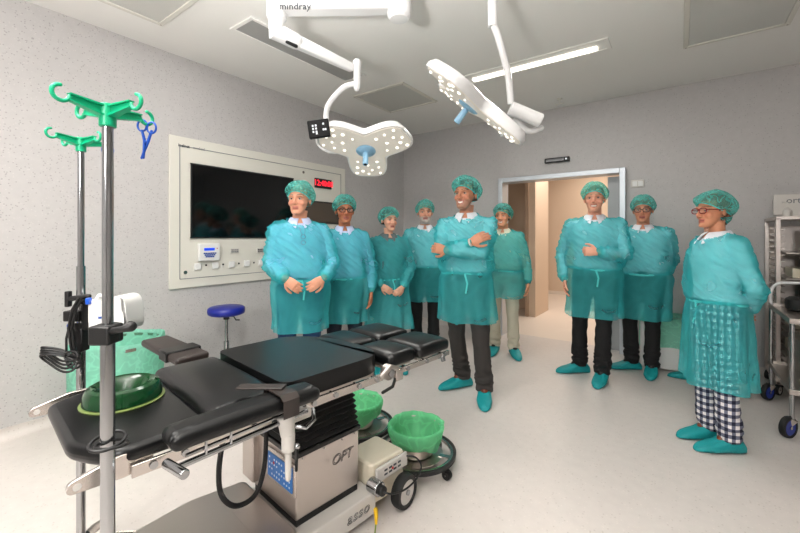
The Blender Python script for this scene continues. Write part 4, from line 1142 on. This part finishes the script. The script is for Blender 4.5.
def person(label, X, Y, H, head_yaw=0, pitch=0, face_off=0, girth=1., arms=None, feet=None, skin=(205, 150, 122), hair=(120, 110, 100),
           lower='trousers_black', upper='shirt_white', hem=.60, glasses=None, smile=0., beard=None, stubble=0., female=False, seed=1,
           collar='shirt_white', shoe='black', collar_open=.02, lean=0., extra=None, sleeve_shirt=True, gown_len_open=None, roll=0, brow=(70, 60, 52), fold=1., coat=None, watch=None, shoulder=1., skirt=1.):
    x, y = room(X, Y); k = H / 1.75
    d = Vector((CAM.x - x, CAM.y - y)); base = math.atan2(d.y, d.x) + PI / 2
    t = empty('person', (x, y, 0), base + R(face_off))
    tag(t, label, 'person')
    S_ = Matrix.Scale(k, 4)
    rnd = random.Random(seed)
    sw = (.158 if female else .178) * shoulder
    feet = feet or (((-.10, 0, -12), (.10, 0, 12)))
    # ---------------- skeleton
    def g(z): return 1 + (girth - 1) * math.exp(-((z - 1.08) / .17) ** 2)
    def cy(z): return -(girth - 1) * .055 * math.exp(-((z - 1.08) / .17) ** 2)
    hipw = .09
    legs = []
    for (fx, fy, yaw), sx in zip(feet, (-1, 1)):
        hip = V(sx * hipw, .0, .90); an = V(fx, fy + .02, .085)
        kn = hip.lerp(an, .52) + V(math.sin(R(yaw)) * .02, -.02, 0)
        legs.append((hip, kn, an, R(yaw)))
    shoulders = []
    for a_, sx in zip(arms, (-1, 1)):
        Sp = V(sx * sw, .005, 1.385)
        E_, W_ = ik(Sp, a_['w'], .285, .255, a_['pole'])
        shoulders.append((Sp, E_, W_, a_))
    HC = V(0, -.020, 1.627)
    HR = (Matrix.Rotation(R(head_yaw), 3, 'Z') @ Matrix.Rotation(R(pitch), 3, 'X') @ Matrix.Rotation(R(roll), 3, 'Y'))
    HM = Matrix.Translation(HC) @ HR.to_4x4()
    hs = 1.0 if female else 1.055
    def torso(mb, grow=0., top=True, zmin=.86, neck=.0):
        prof = [(.86, .135, .10), (.93, .168, .118), (1.00, .160, .112), (1.08, .150, .106), (1.18, .155, .112), (1.28, .170, .118), (1.35, .165, .110), (1.40, .140, .094), (1.44, .098, .078), (1.475, .064, .060)]
        if female: prof = [(z, rx * (.93 if z > 1.05 else 1.02), ry * (1.08 if 1.2 < z < 1.36 else .95)) for z, rx, ry in prof]
        rs = []
        for (z, rx, ry) in prof:
            if z < zmin: continue
            ex = grow if z < 1.44 else grow * .6
            a_ = (rx * shoulder if z > 1.2 else rx) * (1 + (g(z) - 1) * .75) + ex; b_ = ry * g(z) + ex
            rs.append([V(a_ * math.copysign(abs(math.cos(q)) ** .85, math.cos(q)), cy(z) + b_ * math.copysign(abs(math.sin(q)) ** .9, math.sin(q)), z) for q in [2 * PI * i / 40 for i in range(40)]])
        mb.rings(rs)
    # ---------------- body (one continuous skin mesh)
    mb = MB(); torso(mb)
    mb.tube([V(0, .012, 1.43), V(0, .004, 1.50), HM @ V(0, .022, -.075)], [.062, .056, .055] if not female else [.052, .047, .047], 20)
    for hip, kn, an, yaw in legs:
        mb.tube([hip, hip.lerp(kn, .5), kn, kn.lerp(an, .4), an, an + V(0, 0, -.04)], [.085, .070, .052, .054, .037, .037], 18, True)
        dn = V(math.sin(yaw), -math.cos(yaw), 0)
        mb.tube([an + V(0, 0, -.045) - dn * .035, an + V(0, 0, -.042) + dn * .06, an + V(0, 0, -.055) + dn * .14], [.036, .036, .026], 14, True)
    for (Sp, E_, W_, a_), sx in zip(shoulders, (-1, 1)):
        mb.tube([V(sx * .07, .004, 1.398), Sp + V(0, 0, -.006)], [.042, .040], 14, True)
        mb.tube([Sp, Sp.lerp(E_, .5), E_, E_.lerp(W_, .35), W_], [.040, .037, .031, .033, .026], 16, True)
        hk = 1.0 if not female else .9
        hand(mb, W_ + (W_ - E_).normalized() * .008, a_['d'], a_['n'], a_.get('side', 1), a_.get('curl', .45), hk * a_.get('hk', 1.), a_.get('thumb', .6))
    # head
    def E(c, r): mb.ell(HM @ (V(*c) * hs), [q * hs for q in r], HR, 22, 14)
    E((0, .018, .038), (.076, .096, .086))
    rows = []
    for (z, rx, ry, c_) in ((-.114, .020, .020, -.066), (-.106, .036, .034, -.056), (-.086, .049, .046, -.045), (-.060, .058, .058, -.032), (-.02, .066, .070, -.022), (.02, .071, .077, -.014), (.055, .071, .078, -.008), (.085, .055, .062, .0)):
        if female: rx *= .95
        rows.append([HM @ (V(rx * math.cos(q), c_ + ry * math.sin(q), z) * hs) for q in [2 * PI * i / 28 for i in range(28)]])
    mb.rings(rows)
    jw = 1 + (girth - 1) * .5
    E((-.036, -.060, -.030), (.026 * jw, .027, .026)); E((.036, -.060, -.030), (.026 * jw, .027, .026))
    E((0, -.082, -.098), (.020, .018, .016))
    mb.tube([HM @ (V(0, -.086, .020) * hs), HM @ (V(0, -.100, -.008) * hs), HM @ (V(0, -.109, -.030) * hs)], [.008 * hs, .0095 * hs, .012 * hs], 12, True)
    E((.012, -.101, -.034), (.009, .011, .008)); E((-.012, -.101, -.034), (.009, .011, .008))
    for sx in (-1, 1):
        mb.tube([HM @ (V(sx * .010, -.088, .021) * hs), HM @ (V(sx * .032, -.089, .027) * hs), HM @ (V(sx * .054, -.072, .018) * hs)], [.009, .0095, .008], 10, True)
        mb.ell(HM @ (V(sx * .077, .012, -.006) * hs), (.009, .019, .031), HR @ Matrix.Rotation(R(sx * 22), 3, 'Z'), 14, 10)
    cr = .010 * smile
    def mouthz(x_): return -.066 + cr * (abs(x_) / .026) ** 2
    mb.tube([HM @ (V(q, -.0895 + abs(q) * .35, mouthz(q) + .0055) * hs) for q in (-.024, -.012, 0, .012, .024)], [.004, .0065, .0068, .0065, .004], 10, True)
    mb.tube([HM @ (V(q, -.0885 + abs(q) * .35, mouthz(q) - .0065 - .003 * smile * (1 - abs(q) / .024)) * hs) for q in (-.022, -.011, 0, .011, .022)], [.004, .007, .0075, .007, .004], 10, True)
    for v in range(len(mb.v)): mb.v[v] = tuple(Vector(mb.v[v]) * k)
    body = remesh_build('body', mb, .0048, 3, M['skin'], t)
    me = body.data; P = getv(me); inv = np.array((HM.inverted() @ Matrix.Scale(1 / k, 4)))
    hp = P @ inv[:3, :3].T + inv[:3, 3]; hp /= hs
    near = (hp[:, 2] > -.125) & (np.abs(hp[:, 0]) < .1) & (np.abs(hp[:, 1]) < .14)
    N_ = getn(me)
    disp = np.zeros(len(P))
    def gs(c, s): return np.exp(-(((hp - np.array(c)) / np.array(s)) ** 2).sum(1))
    for sx in (-1, 1):
        disp -= .0085 * gs((sx * .031, -.088, .004), (.016, .03, .011))
        disp += .0028 * gs((sx * .031, -.085, -.012), (.014, .03, .005))
        disp -= .003 * gs((sx * .034, -.085, -.046), (.008, .03, .016))
    disp -= .0045 * np.exp(-(((hp[:, 2] - mouthz(hp[:, 0])) / .0035) ** 2)) * (np.abs(hp[:, 0]) < .026) * (hp[:, 1] < -.06)
    disp -= .004 * gs((0, -.09, -.083), (.02, .03, .006))
    P2 = P + N_ * (disp * near * k)[:, None]
    setv(me, P2)
    sk = np.array(L(skin)[:3]); col = np.tile(sk, (len(P), 1))
    def mixc(m, c):
        nonlocal col
        m = np.clip(m, 0, 1)[:, None]; col = col * (1 - m) + np.array(L(c)[:3]) * m
    fr = near & (hp[:, 1] < -.03)
    mot = fbm(P2, (60, 60, 60), seed); col *= (1 + .06 * mot)[:, None]
    mixc(.22 * (gs((.038, -.08, -.028), (.02, .04, .018)) + gs((-.038, -.08, -.028), (.02, .04, .018)) + gs((0, -.11, -.03), (.014, .02, .012))) * fr, (214, 96, 84))
    if stubble or beard:
        bz = np.clip((-.040 - hp[:, 2]) / .015, 0, 1) * np.clip((-hp[:, 1] + .03) / .03, 0, 1) * (hp[:, 2] > -.13)
        cheek = np.clip(((np.abs(hp[:, 0]) - .03) / .02), 0, 1)
        bz = np.clip(bz * (1 - 0 * cheek), 0, 1) * near
        mixc(bz * (stubble if not beard else .92), beard or (120, 104, 98))
        if beard:
            P3 = getv(me) + getn(me) * ((bz * .007 * (1 + .5 * mot)) * (np.abs(hp[:, 2] - mouthz(hp[:, 0])) > .008) * k)[:, None]; setv(me, P3)
    mz = hp[:, 2] - mouthz(hp[:, 0])
    mixc((np.abs(mz) < .0125) * (np.abs(hp[:, 0]) < .025) * (hp[:, 1] < -.07) * near * .75, (178, 100, 90) if not female else (180, 92, 88))
    if smile > .6: mixc((np.abs(mz + .001) < .0055) * (np.abs(hp[:, 0]) < .020) * (hp[:, 1] < -.07) * near, (235, 228, 220))
    else: mixc((np.abs(mz) < .0022) * (np.abs(hp[:, 0]) < .022) * (hp[:, 1] < -.07) * near, (90, 40, 36))
    for sx in (-1, 1):
        bx = hp[:, 0] * sx
        mixc((np.abs(hp[:, 2] - (.0265 + .006 * np.sin((bx - .012) / .045 * PI))) < .0042) * (bx > .012) * (bx < .055) * (hp[:, 1] < -.055) * near * .85, brow)
    scalp = near & ((hp[:, 2] > .070) | ((hp[:, 1] > .02) & (hp[:, 2] > -.035) & ((np.abs(hp[:, 0]) < .070) | (hp[:, 1] > .035))) | ((hp[:, 1] > -.03) & (hp[:, 2] > .012)))
    mixc(scalp * .9, hair)
    ca = me.attributes.new('Col', 'FLOAT_COLOR', 'POINT')
    ca.data.foreach_set('color', np.concatenate([col, np.ones((len(col), 1))], 1).astype(np.float32).ravel())
    # eyes
    for sx in (-1, 1):
        ec = HM @ (V(sx * .031, -.0735, .004) * hs)
        eb = MB(); eb.ell(ec * k, [.0118 * k * hs] * 3, HR, 18, 12); eo = eb.build('eye', M['eye_white'], body)
        ib = MB(); ic = HM @ (V(sx * .031, -.0810, .003) * hs); ib.ell(ic * k, [.0064 * k, .0064 * k, .0064 * k], HR, 14, 10); ib.build('iris', M['iris'], body)
        lid = MB(); lid.tube([(HM @ (V(sx * .031 + q * .0125, -.0845 + abs(q) * .004, .0095 - abs(q) * .003) * hs)) * k for q in (-1, -.5, 0, .5, 1)], .0026 * k, 8, True); 
        lm = lid.build('eyelid', M['skin'], body)
        ca = lm.data.attributes.new('Col', 'FLOAT_COLOR', 'POINT'); cc = tuple(q * .75 for q in L(skin)[:3]) + (1,)
        ca.data.foreach_set('color', list(cc) * len(lm.data.vertices))
    # ---------------- trousers
    mb = MB()
    rs = []
    for (z, rx, ry) in ((.80, .150, .105), (.90, .182, .130), (.97, .172, .122), (1.03, .160, .116)):
        rs.append([V((rx * (1 + (g(z) - 1) * .75)) * math.cos(q), cy(z) + ry * g(z) * math.sin(q), z) for q in [2 * PI * i / 36 for i in range(36)]])
    mb.rings(rs)
    for hip, kn, an, yaw in legs:
        mb.tube([hip, hip.lerp(kn, .5), kn, kn.lerp(an, .5), an + V(0, 0, .035), an + V(0, 0, -.01)], [.098, .083, .067, .067, .064, .062], 20)
    for v in range(len(mb.v)): mb.v[v] = tuple(Vector(mb.v[v]) * k)
    tr = remesh_build('trousers', mb, .009, 4, M[lower], t)
    P = getv(tr.data); N_ = getn(tr.data)
    low = np.clip(1 - np.abs(P[:, 2] / k - .17) / .16, 0, 1)
    kz = np.clip(1 - np.abs(P[:, 2] / k - .5) / .2, 0, 1)
    dsp = .014 * low * (1 - 2.4 * np.abs(fbm(P, (7, 7, 26), seed))) + .007 * fbm(P, (9, 9, 14), seed + 5) * (.4 + kz)
    setv(tr.data, P + N_ * (dsp * k)[:, None])
    P = getv(tr.data); N_ = getn(tr.data)
    # ---------------- shirt
    mb = MB(); torso(mb, .007, zmin=.95)
    for (Sp, E_, W_, a_), sx in zip(shoulders, (-1, 1)):
        mb.tube([V(sx * .07, .004, 1.402), Sp + V(0, 0, -.004)], [.051, .052], 14, True)
        if sleeve_shirt: mb.tube([Sp, E_, W_ + (E_ - W_).normalized() * .02], [.052, .042, .032], 16, True)
        else: mb.tube([Sp, Sp.lerp(E_, .75)], [.056, .060], 16, True)
    for v in range(len(mb.v)): mb.v[v] = tuple(Vector(mb.v[v]) * k)
    sh = remesh_build('shirt', mb, .009, 3, M[upper], t)
    P = getv(sh.data) / k
    cut(sh.data, (P[:, 2] > 1.47 + .35 * P[:, 1]) & (np.abs(P[:, 0]) < .1))
    if coat:     # long coat tails under the gown
        mb = MB(); z0, z1 = coat[0], 1.05
        mb.sheet([[V(rx * math.cos(q), cy(1.05) * .5 + ry * math.sin(q) , z) * k for q in [2 * PI * i / 40 for i in range(40)]] for z, rx, ry in ((z0, .215, .155), (.8, .205, .15), (.95, .19, .14), (z1, .172, .125))])
        mb.build('coat', M[coat[1]], t)
    # ---------------- shirt collar
    if collar:
        mb = MB()
        def cpt(a, f):       # a: angle from the front, f: 0 stand .. 1 outer edge
            r1, z1 = .0605, 1.480 + .018 * (1 - math.cos(a)) * .5
            fr_ = math.exp(-(a / .75) ** 2)
            r2 = .094 + .030 * fr_; z2 = 1.446 + .016 * (1 - math.cos(a)) * .5 - .050 * fr_
            r_, z_ = r1 + (r2 - r1) * f, z1 + (z2 - z1) * f + .012 * math.sin(f * PI)
            return V(r_ * math.sin(a), .004 - r_ * math.cos(a) * (1.0 + .18 * fr_ * f), z_)
        for sx in (-1, 1):
            rows = []
            for i in range(17):
                a = collar_open * 8 + (PI - collar_open * 8) * i / 16
                o_ = [cpt(a + (.12 * (f / 4) if i == 0 else 0), f / 4) for f in range(5)]; i_ = [p + V(0, 0, -.004) - V(p.x, p.y, 0).normalized() * .004 for p in reversed(o_)]
                rows.append([V(sx * p.x, p.y, p.z) * k for p in o_ + i_])
            mb.rings(rows)
        mb.build('collar', M[collar], t)
    # ---------------- gown
    hz = hem / k
    mb = MB()
    prof = [(hz, .228 * skirt, .175 * skirt), (hz + .12, .222 * (skirt + .2) / 1.2, .170 * (skirt + .2) / 1.2), (.86, .213, .160), (.95, .208, .155), (1.005, .188, .140), (1.03, .208, .158), (1.08, .216, .164), (1.16, .208, .155), (1.26, .196, .148), (1.33, .186, .138), (1.38, .164, .120), (1.42, .126, .100), (1.455, .088, .082), (1.50, .070, .070)]
    if female: prof = [(z, rx * .96, ry * (1.03 if 1.2 < z < 1.37 else .97)) for z, rx, ry in prof]
    fcx = (legs[0][2].x + legs[1][2].x) / 2; fcy = (legs[0][2].y + legs[1][2].y) / 2 - .02
    rs = []
    for (z, rx, ry) in prof:
        gg = 1 + (girth - 1) * math.exp(-((z - 1.05) / .24) ** 2)
        f = max(0, min(1, (.95 - z) / .9)); sp_ = abs(legs[0][2].x - legs[1][2].x) / 2
        ring = []
        for q in [2 * PI * i / 72 for i in range(72)]:
            a_ = (rx * shoulder if z > 1.2 else rx) * (1 + (gg - 1) * .8); b_ = ry * gg
            fd = 0 if z > 1.0 else fold * (1 - z / 1.0) * (.034 * math.sin(5 * q + seed) + .022 * math.sin(9 * q + seed * 2.3))
            ring.append(V((a_ + fd) * math.copysign(abs(math.cos(q)) ** .88, math.cos(q)) + fcx * f, cy(z) * 1.0 + (b_ + fd) * math.copysign(abs(math.sin(q)) ** .9, math.sin(q)) + fcy * f, z))
        rs.append(ring)
    mb.rings(rs)
    for (Sp, E_, W_, a_), sx in zip(shoulders, (-1, 1)):
        mb.tube([V(sx * .06, .004, 1.398), Sp + V(0, 0, -.004)], [.062, .058], 18, True)
        Wc = W_ + (E_ - W_).normalized() * .012
        mb.tube([Sp, Sp.lerp(E_, .5), E_, E_.lerp(Wc, .45), E_.lerp(Wc, .88), Wc], [.057, .059, .053, .050, .043, .032], 20, True)
    for v in range(len(mb.v)): mb.v[v] = tuple(Vector(mb.v[v]) * k)
    gw = remesh_build('gown', mb, .009, 4, M['gown'], t)
    P = getv(gw.data) / k; N_ = getn(gw.data)
    kill = (P[:, 2] < hz + .006) | ((P[:, 2] > 1.462 + .42 * P[:, 1] + .10 * np.abs(P[:, 0])) & (np.abs(P[:, 0]) < .12) & (P[:, 2] > 1.38))
    # the boundary ring itself stays
    cut(gw.data, kill)
    P = getv(gw.data) / k; N_ = getn(gw.data)
    n1 = fbm(P, (7, 7, 4), seed + .3); n2 = fbm(P, (20, 20, 9), seed + 8.1); n3 = fbm(P + np.stack([P[:, 2], P[:, 2] * 0, P[:, 0]], 1) * .8, (9, 9, 22), seed + 3)
    torsoz = np.clip((P[:, 2] - .98) / .1, 0, 1)
    dsp = .014 * n1 + .006 * n2 + torsoz * .013 * (np.exp(-(n3 / .2) ** 2) - .4)
    # sleeve creases
    for (Sp, E_, W_, a_) in shoulders:
        e = np.array(E_); r_ = np.linalg.norm(P - e, axis=1); dsp += .008 * np.exp(-(r_ / .11) ** 2) * np.sin(r_ * 110 + seed)
        w_ = np.array(W_); r_ = np.linalg.norm(P - w_, axis=1); dsp += .004 * np.exp(-(r_ / .08) ** 2) * np.sin(r_ * 150)
    dsp = np.maximum(dsp, -.005) + .010
    setv(gw.data, (P + N_ * dsp[:, None]) * k)
    # waist tie
    gg = girth
    tie = MB(); tie.tube([V((.193 * (1 + (gg - 1) * .8)) * math.cos(q), cy(1.03) + .146 * gg * math.sin(q) - (.0), 1.003 + .008 * math.sin(q * 2 + seed)) * k for q in [2 * PI * i / 48 for i in range(48)]], .0055 * k, 8, closed=True, flat=2.)
    tie.tube([V(.01, cy(1.03) - .150 * gg, 1.0) * k, V(.03, cy(1.03) - .158 * gg, .93) * k, V(.02, cy(1.03) - .165 * gg - .01, .86) * k], .004 * k, 8, True, flat=1.8) if seed % 2 else None
    tie.build('waist_tie', M['cuff'], t)
    for (Sp, E_, W_, a_) in shoulders:
        dd = (W_ - E_).normalized(); c0 = W_ - dd * .010
        MB().tube([c0 * k - dd * .012, c0 * k + dd * .008], [.0335 * k, .031 * k], 18).build('cuff', M['cuff'], t)
    if watch is not None:
        Sp, E_, W_, a_ = shoulders[watch]; dd = (W_ - E_).normalized()
        MB().tube([(W_ + dd * .004) * k, (W_ + dd * .018) * k], .031 * k, 18).build('watch', M['grey_plastic'] if watch == 0 else M['black'], t, bevel=.002)
    # ---------------- bouffant cap
    mb = MB(); nu, nv = 96, 14; rows = []
    for j in range(nv + 1):
        f = j / nv; ring = []
        for i in range(nu):
            u = 2 * PI * i / nu; c_, s_ = math.cos(u), math.sin(u)       # s_=-1 is the front
            rimz = .056 + (-.045 - .056) * (s_ + 1) / 2 - .012 * (1 - abs(s_))
            rr_ = V(.080 * c_, .006 + .094 * s_ - (.004 if s_ < 0 else 0), rimz)
            puff = .036 + .020 * max(0, s_)
            fi = f * PI / 2
            top = .148 + .006 * math.sin(2 * u + seed)
            rad_ = (math.cos(fi) ** .8 if f < 1 else 0)
            bul = 1 + (puff / .08) * math.sin(min(1, f * 3.2) * PI / 2) * (1 - f * .3)
            z_ = rr_.z + (top - rr_.z) * math.sin(fi) ** 1.05
            pl = 1 + .040 * math.sin(u * 24) * math.exp(-f * 4) + .055 * noise.noise(Vector((4 * c_, 4 * s_, f * 4 + seed * 3.1))) + .035 * noise.noise(Vector((9 * c_, 11 * s_, f * 9 + seed)))
            cyy = .014 * f
            ring.append((HM @ (V(rr_.x * rad_ * bul * pl, .008 + cyy + (rr_.y - .008) * rad_ * bul * pl, z_ - .0) * hs)) * k)
        rows.append(ring)
    rows[-1] = [sum(rows[-1], Vector()) / nu + (p - sum(rows[-1], Vector()) / nu) * 0 for p in rows[-1]]
    c_o = mb.sheet(rows[:-1]); cc = sum(rows[-2], Vector()) / nu
    base_i = len(mb.v); mb.v.append(tuple(cc + (HR @ V(0, 0, .004))));
    for i in range(nu):
        mb.f.append(((nv - 1) * nu + i, (nv - 1) * nu + (i + 1) % nu, base_i)); mb.mi.append(0)
    cp = mb.build('surgical_cap', M['cap'], t, auto=0)
    MB().tube([rows[0][i].lerp(rows[1][i], .15) for i in range(0, nu, 2)], .0035 * k, 8, closed=True).build('elastic_band', M['cuff'], cp)
    # hair: sideburns and nape
    hm_ = mat('hair', hair, .8, 0, (90, .5, .003))
    for sx in (-1, 1):
        hb = MB(); hb.tube([(HM @ (V(sx * .0735, -.012, .030) * hs)) * k, (HM @ (V(sx * .0745, -.016, .0) * hs)) * k], [.009 * k, .006 * k], 10, True); hb.build('sideburn', hm_, t)
    hb = MB()
    hb.tube([(HM @ (V(q, .052 + .036 * math.cos(q / .06), -.03) * hs)) * k for q in (-.05, -.03, 0, .03, .05)], .012 * k, 10, True)
    hb.build('hair', hm_, t)
    # ---------------- shoe covers
    for hip, kn, an, yaw in legs:
        dn = V(math.sin(yaw), -math.cos(yaw), 0); sd = V(math.cos(yaw), math.sin(yaw), 0)
        mb = MB(); rows = []
        secs = [(-.096, .016, .034), (-.084, .034, .066), (-.050, .046, .104), (.0, .049, .112), (.04, .051, .102), (.085, .055, .080), (.13, .055, .062), (.175, .048, .052), (.212, .032, .036), (.228, .012, .014)]
        ng = 28
        for (q, hw, ht) in secs:
            ring = []
            for i in range(ng):
                a = 2 * PI * i / ng; cw, sh_ = math.cos(a), math.sin(a)
                w_ = hw * 1.04 * math.copysign(abs(cw) ** .8, cw); zz = ht * .5 + ht * .5 * math.copysign(abs(sh_) ** .75, sh_)
                cr_ = 1 + .05 * math.sin(7 * a + q * 60 + seed) + .16 * noise.noise(Vector((q * 30, a * 2, seed)))
                p = V(an.x, an.y, 0) + dn * q + sd * w_ * cr_ + V(0, 0, .002 + zz * (cr_ if zz > .02 else 1))
                ring.append(p * k)
            rows.append(ring)
        mb.rings(rows)
        so_ = mb.build('shoe_cover', M['shoe_cover'], t, auto=0)
        s2 = so_.modifiers.new('sub', 'SUBSURF'); s2.levels = 1; s2.render_levels = 1
        MB().tube([(V(an.x, an.y, .100 - .030 * max(0, -math.cos(b)) ) + dn * (-.052 * math.cos(b) + .004) + sd * .045 * math.sin(b)) * k for b in [2 * PI * i / 24 for i in range(24)]], .007 * k, 8, closed=True).build('cover_edge', M['shoe_cover'], so_)
        MB().tube([(V(an.x, an.y, .085) + dn * q) * k for q in (-.02, .05)], [.040 * k, .030 * k], 14, True).build('shoe', M[shoe], t)
    # ---------------- glasses
    if glasses:
        gm = M[glasses]; mb = MB(); lm = MB()
        rad_ = .0022 if glasses == 'wire' else .0034
        for sx in (-1, 1):
            pts = [(HM @ (V(sx * .0335 + .0265 * math.copysign(abs(math.cos(b)) ** .75, math.cos(b)), -.1005 + abs(.0335 + sx * 0 + .0) * 0 + .004 * math.cos(b) * sx * sx, .001 + .0185 * math.copysign(abs(math.sin(b)) ** .8, math.sin(b))) * hs)) * k for b in [2 * PI * i / 24 for i in range(24)]]
            mb.tube(pts, rad_ * k, 8, closed=True)
            c0 = sum(pts, Vector()) / 24
            nvec = HR @ V(0, -1, 0); lm.rings([[p + nvec * .0006 for p in pts], [p - nvec * .0006 for p in pts]])
            mb.tube([(HM @ (V(sx * .060, -.099, .008) * hs)) * k, (HM @ (V(sx * .078, -.070, .008) * hs)) * k, (HM @ (V(sx * .084, .01, .006) * hs)) * k], rad_ * k, 8, True)
        mb.tube([(HM @ (V(q, -.103, .005) * hs)) * k for q in (-.009, 0, .009)], rad_ * k, 8, True)
        go = mb.build('glasses', gm, t); lm.build('lens', M['lens'], go)
    if extra: extra(t, k, HM)
    return t

DOWN = lambda sx, x=.235, z=.905, y=-.03: dict(w=V(sx * x, y, z - .03), pole=V(sx * .6, 1, 0), d=V(sx * -.03, -.08, -1), n=V(-sx, -.15, 0), curl=.38, side=-sx)
BACK = lambda sx: dict(w=V(sx * .075, .20, .95), pole=V(sx * 1, .25, -.2), d=V(-sx * .9, .05, -.35), n=V(0, 1, 0), curl=.3, side=sx)
CLASP = lambda sx, z, dy=0., x=.115: dict(w=V(sx * x, -.215 + dy, z), pole=V(sx * 1, .55, -.25), d=V(-sx * .75, -.25, -.6), n=V(-sx * .3, .95, 0), curl=.55, side=sx)

def hang_glasses(t, k, HM):
    mb = MB()
    for z in (1.335, 1.29): mb.tube([V(.02 + .017 * math.cos(b), -.172, z + .016 * math.sin(b)) * k for b in [2 * PI * i / 16 for i in range(16)]], .002, 6, closed=True)
    mb.tube([V(-.01, -.125, 1.41) * k, V(.012, -.172, 1.345) * k], .0018, 6); mb.tube([V(.035, -.13, 1.40) * k, V(.03, -.172, 1.345) * k], .0018, 6)
    mb.build('hanging_glasses', M['wire'], t)

# P1 far left, beside the monitor
person('broad man with glasses hanging on his chest, leftmost, head turned to the left', -.82, 3.15, 1.785, head_yaw=-24, face_off=2, girth=1.13,
       arms=(dict(w=V(-.115, -.27, 1.035), pole=V(-.6, .8, -.5), d=V(.72, -.2, -.6), n=V(.2, .95, 0), curl=.5, side=-1), dict(w=V(.165, -.265, 1.03), pole=V(.6, .8, -.5), d=V(-.75, -.2, -.5), n=V(-.2, .95, 0), curl=.6, side=1)),
       skin=(212, 152, 124), hair=(150, 140, 128), lower='jeans', upper='shirt_blue', collar='shirt_blue', hem=.60, seed=1, extra=hang_glasses, shoulder=1.0, skirt=.9, brow=(120, 100, 84), roll=0)
# P2
person('man in glasses and teal gown, second from the left, arms hanging down', -.516, 3.58, 1.72, head_yaw=6, face_off=3, girth=1.06,
       arms=(DOWN(-1, .25, .90, -.03), DOWN(1, .245, .90, -.05)), skin=(176, 112, 80), hair=(80, 66, 56), lower='trousers_navy', upper='shirt_blue', collar='shirt_blue', hem=.575, glasses='glasses_black', seed=2, shoulder=1.0, skirt=.85)
# P3
person('woman in a long darker teal gown with hands clasped low in front', -.117, 3.92, 1.64, head_yaw=16, face_off=12, girth=1.08,
       arms=(CLASP(-1, .955, .02), CLASP(1, .94, -.0)), skin=(216, 164, 138), hair=(34, 24, 22), lower='trousers_grey', upper='jacket_grey', collar='jacket_grey', hem=.43, seed=3, female=True, shoulder=1.08, skirt=1.18, coat=(.62, 'jacket_grey'), brow=(60, 44, 38), fold=1.3)
# P4
person('man with short grey beard in teal gown, between the woman and the tall man', .29, 4.48, 1.76, head_yaw=4, face_off=0, girth=1.08,
       arms=(DOWN(-1, .245, .92, .06), DOWN(1, .245, .92, .06)), skin=(205, 150, 124), hair=(150, 145, 140), lower='trousers_black', upper='shirt_white', hem=.62, beard=(176, 170, 164), seed=4)
# P5
person('tall smiling man with crossed arms in teal gown, in the centre', .565, 3.28, 1.845, head_yaw=-20, pitch=-2, face_off=-8, girth=1.0,
       arms=(dict(w=V(.055, -.235, 1.245), pole=V(-1, -.15, -.9), d=V(.85, .1, .45), n=V(.1, .9, -.2), curl=.35, side=-1), dict(w=V(-.10, -.275, 1.19), pole=V(1, -.1, -.9), d=V(-.9, .25, .15), n=V(-.2, .9, 0), curl=.4, side=1)),
       feet=((-.06, .17, -52), (.145, -.04, 6)), skin=(196, 136, 106), hair=(90, 84, 80), lower='trousers_charcoal', upper='shirt_white', hem=.64, smile=1., stubble=.45, seed=5, shoe='leather_brown', shoulder=1.03, watch=0, brow=(60, 50, 44))
# P6
person('smiling stout man in teal gown and beige trousers beside the open doorway', 1.185, 4.43, 1.71, head_yaw=-14, face_off=-4, girth=1.24,
       arms=(DOWN(-1, .26, .90, .0), DOWN(1, .28, .895, -.03)), feet=((-.10, .05, -10), (.12, 0, 18)), skin=(214, 150, 116), hair=(70, 60, 54), lower='trousers_beige', upper='shirt_cream', collar='shirt_cream', hem=.665, smile=1., seed=6, brow=(50, 40, 34))
# P7
person('man in the doorway in teal gown with one fist raised at his chest', 1.86, 3.68, 1.85, head_yaw=-4, face_off=0, girth=1.12,
       arms=(DOWN(-1, .245, .93, -.05), dict(w=V(.03, -.265, 1.155), pole=V(1, .35, -.8), d=V(-.98, -.05, .1), n=V(.1, 1, -.15), curl=1.15, side=-1)),
       feet=((-.125, .10, -62), (.06, -.06, -12)), skin=(222, 160, 134), hair=(150, 130, 104), lower='trousers_black', upper='shirt_white', hem=.60, smile=.8, seed=7, shoulder=1.06, watch=0, brow=(150, 120, 90))
# P8
person('man in dark glasses and teal gown with hands behind his back, right of the doorway', 2.43, 3.85, 1.745, head_yaw=-2, pitch=2, face_off=-2, girth=1.26,
       arms=(BACK(-1), BACK(1)), feet=((-.10, .03, -62), (.075, -.03, -4)), skin=(206, 142, 112), hair=(140, 130, 122), lower='trousers_black', upper='shirt_white', hem=.545, glasses='glasses_black', seed=8, shoulder=1.12)
# P9
def pin(t, k, HM): pass
person('woman in dark red glasses and checked trousers, nearest figure at the right', 2.07, 2.52, 1.645, head_yaw=2, face_off=-52, girth=1.0,
       arms=(dict(w=V(-.07, .17, .95), pole=V(-1, .2, 0), d=V(.9, .05, -.35), n=V(0, 1, 0), curl=.3, side=-1), dict(w=V(.07, .17, .95), pole=V(1, -.2, -.5), d=V(-.9, .05, -.35), n=V(0, 1, 0), curl=.3, side=1)),
       feet=((-.09, .0, 0), (.09, .0, -4)), skin=(198, 136, 104), hair=(110, 70, 50), lower='plaid', upper='shirt_white', hem=.40, glasses='glasses_red', seed=9, female=True, shoulder=.98, brow=(120, 84, 64), shoe='leather_brown', fold=1.4)
# P10
person('person almost hidden behind the woman in red glasses, only shoe covers showing', 2.80, 3.42, 1.62, head_yaw=-10, face_off=-25, girth=1.0,
       arms=(BACK(-1), BACK(1)), feet=((-.22, .06, -60), (.12, -.10, 10)), shoulder=.84, skin=(205, 150, 124), hair=(100, 80, 70), lower='trousers_black', upper='jacket_grey', collar=None, hem=.55, seed=10)
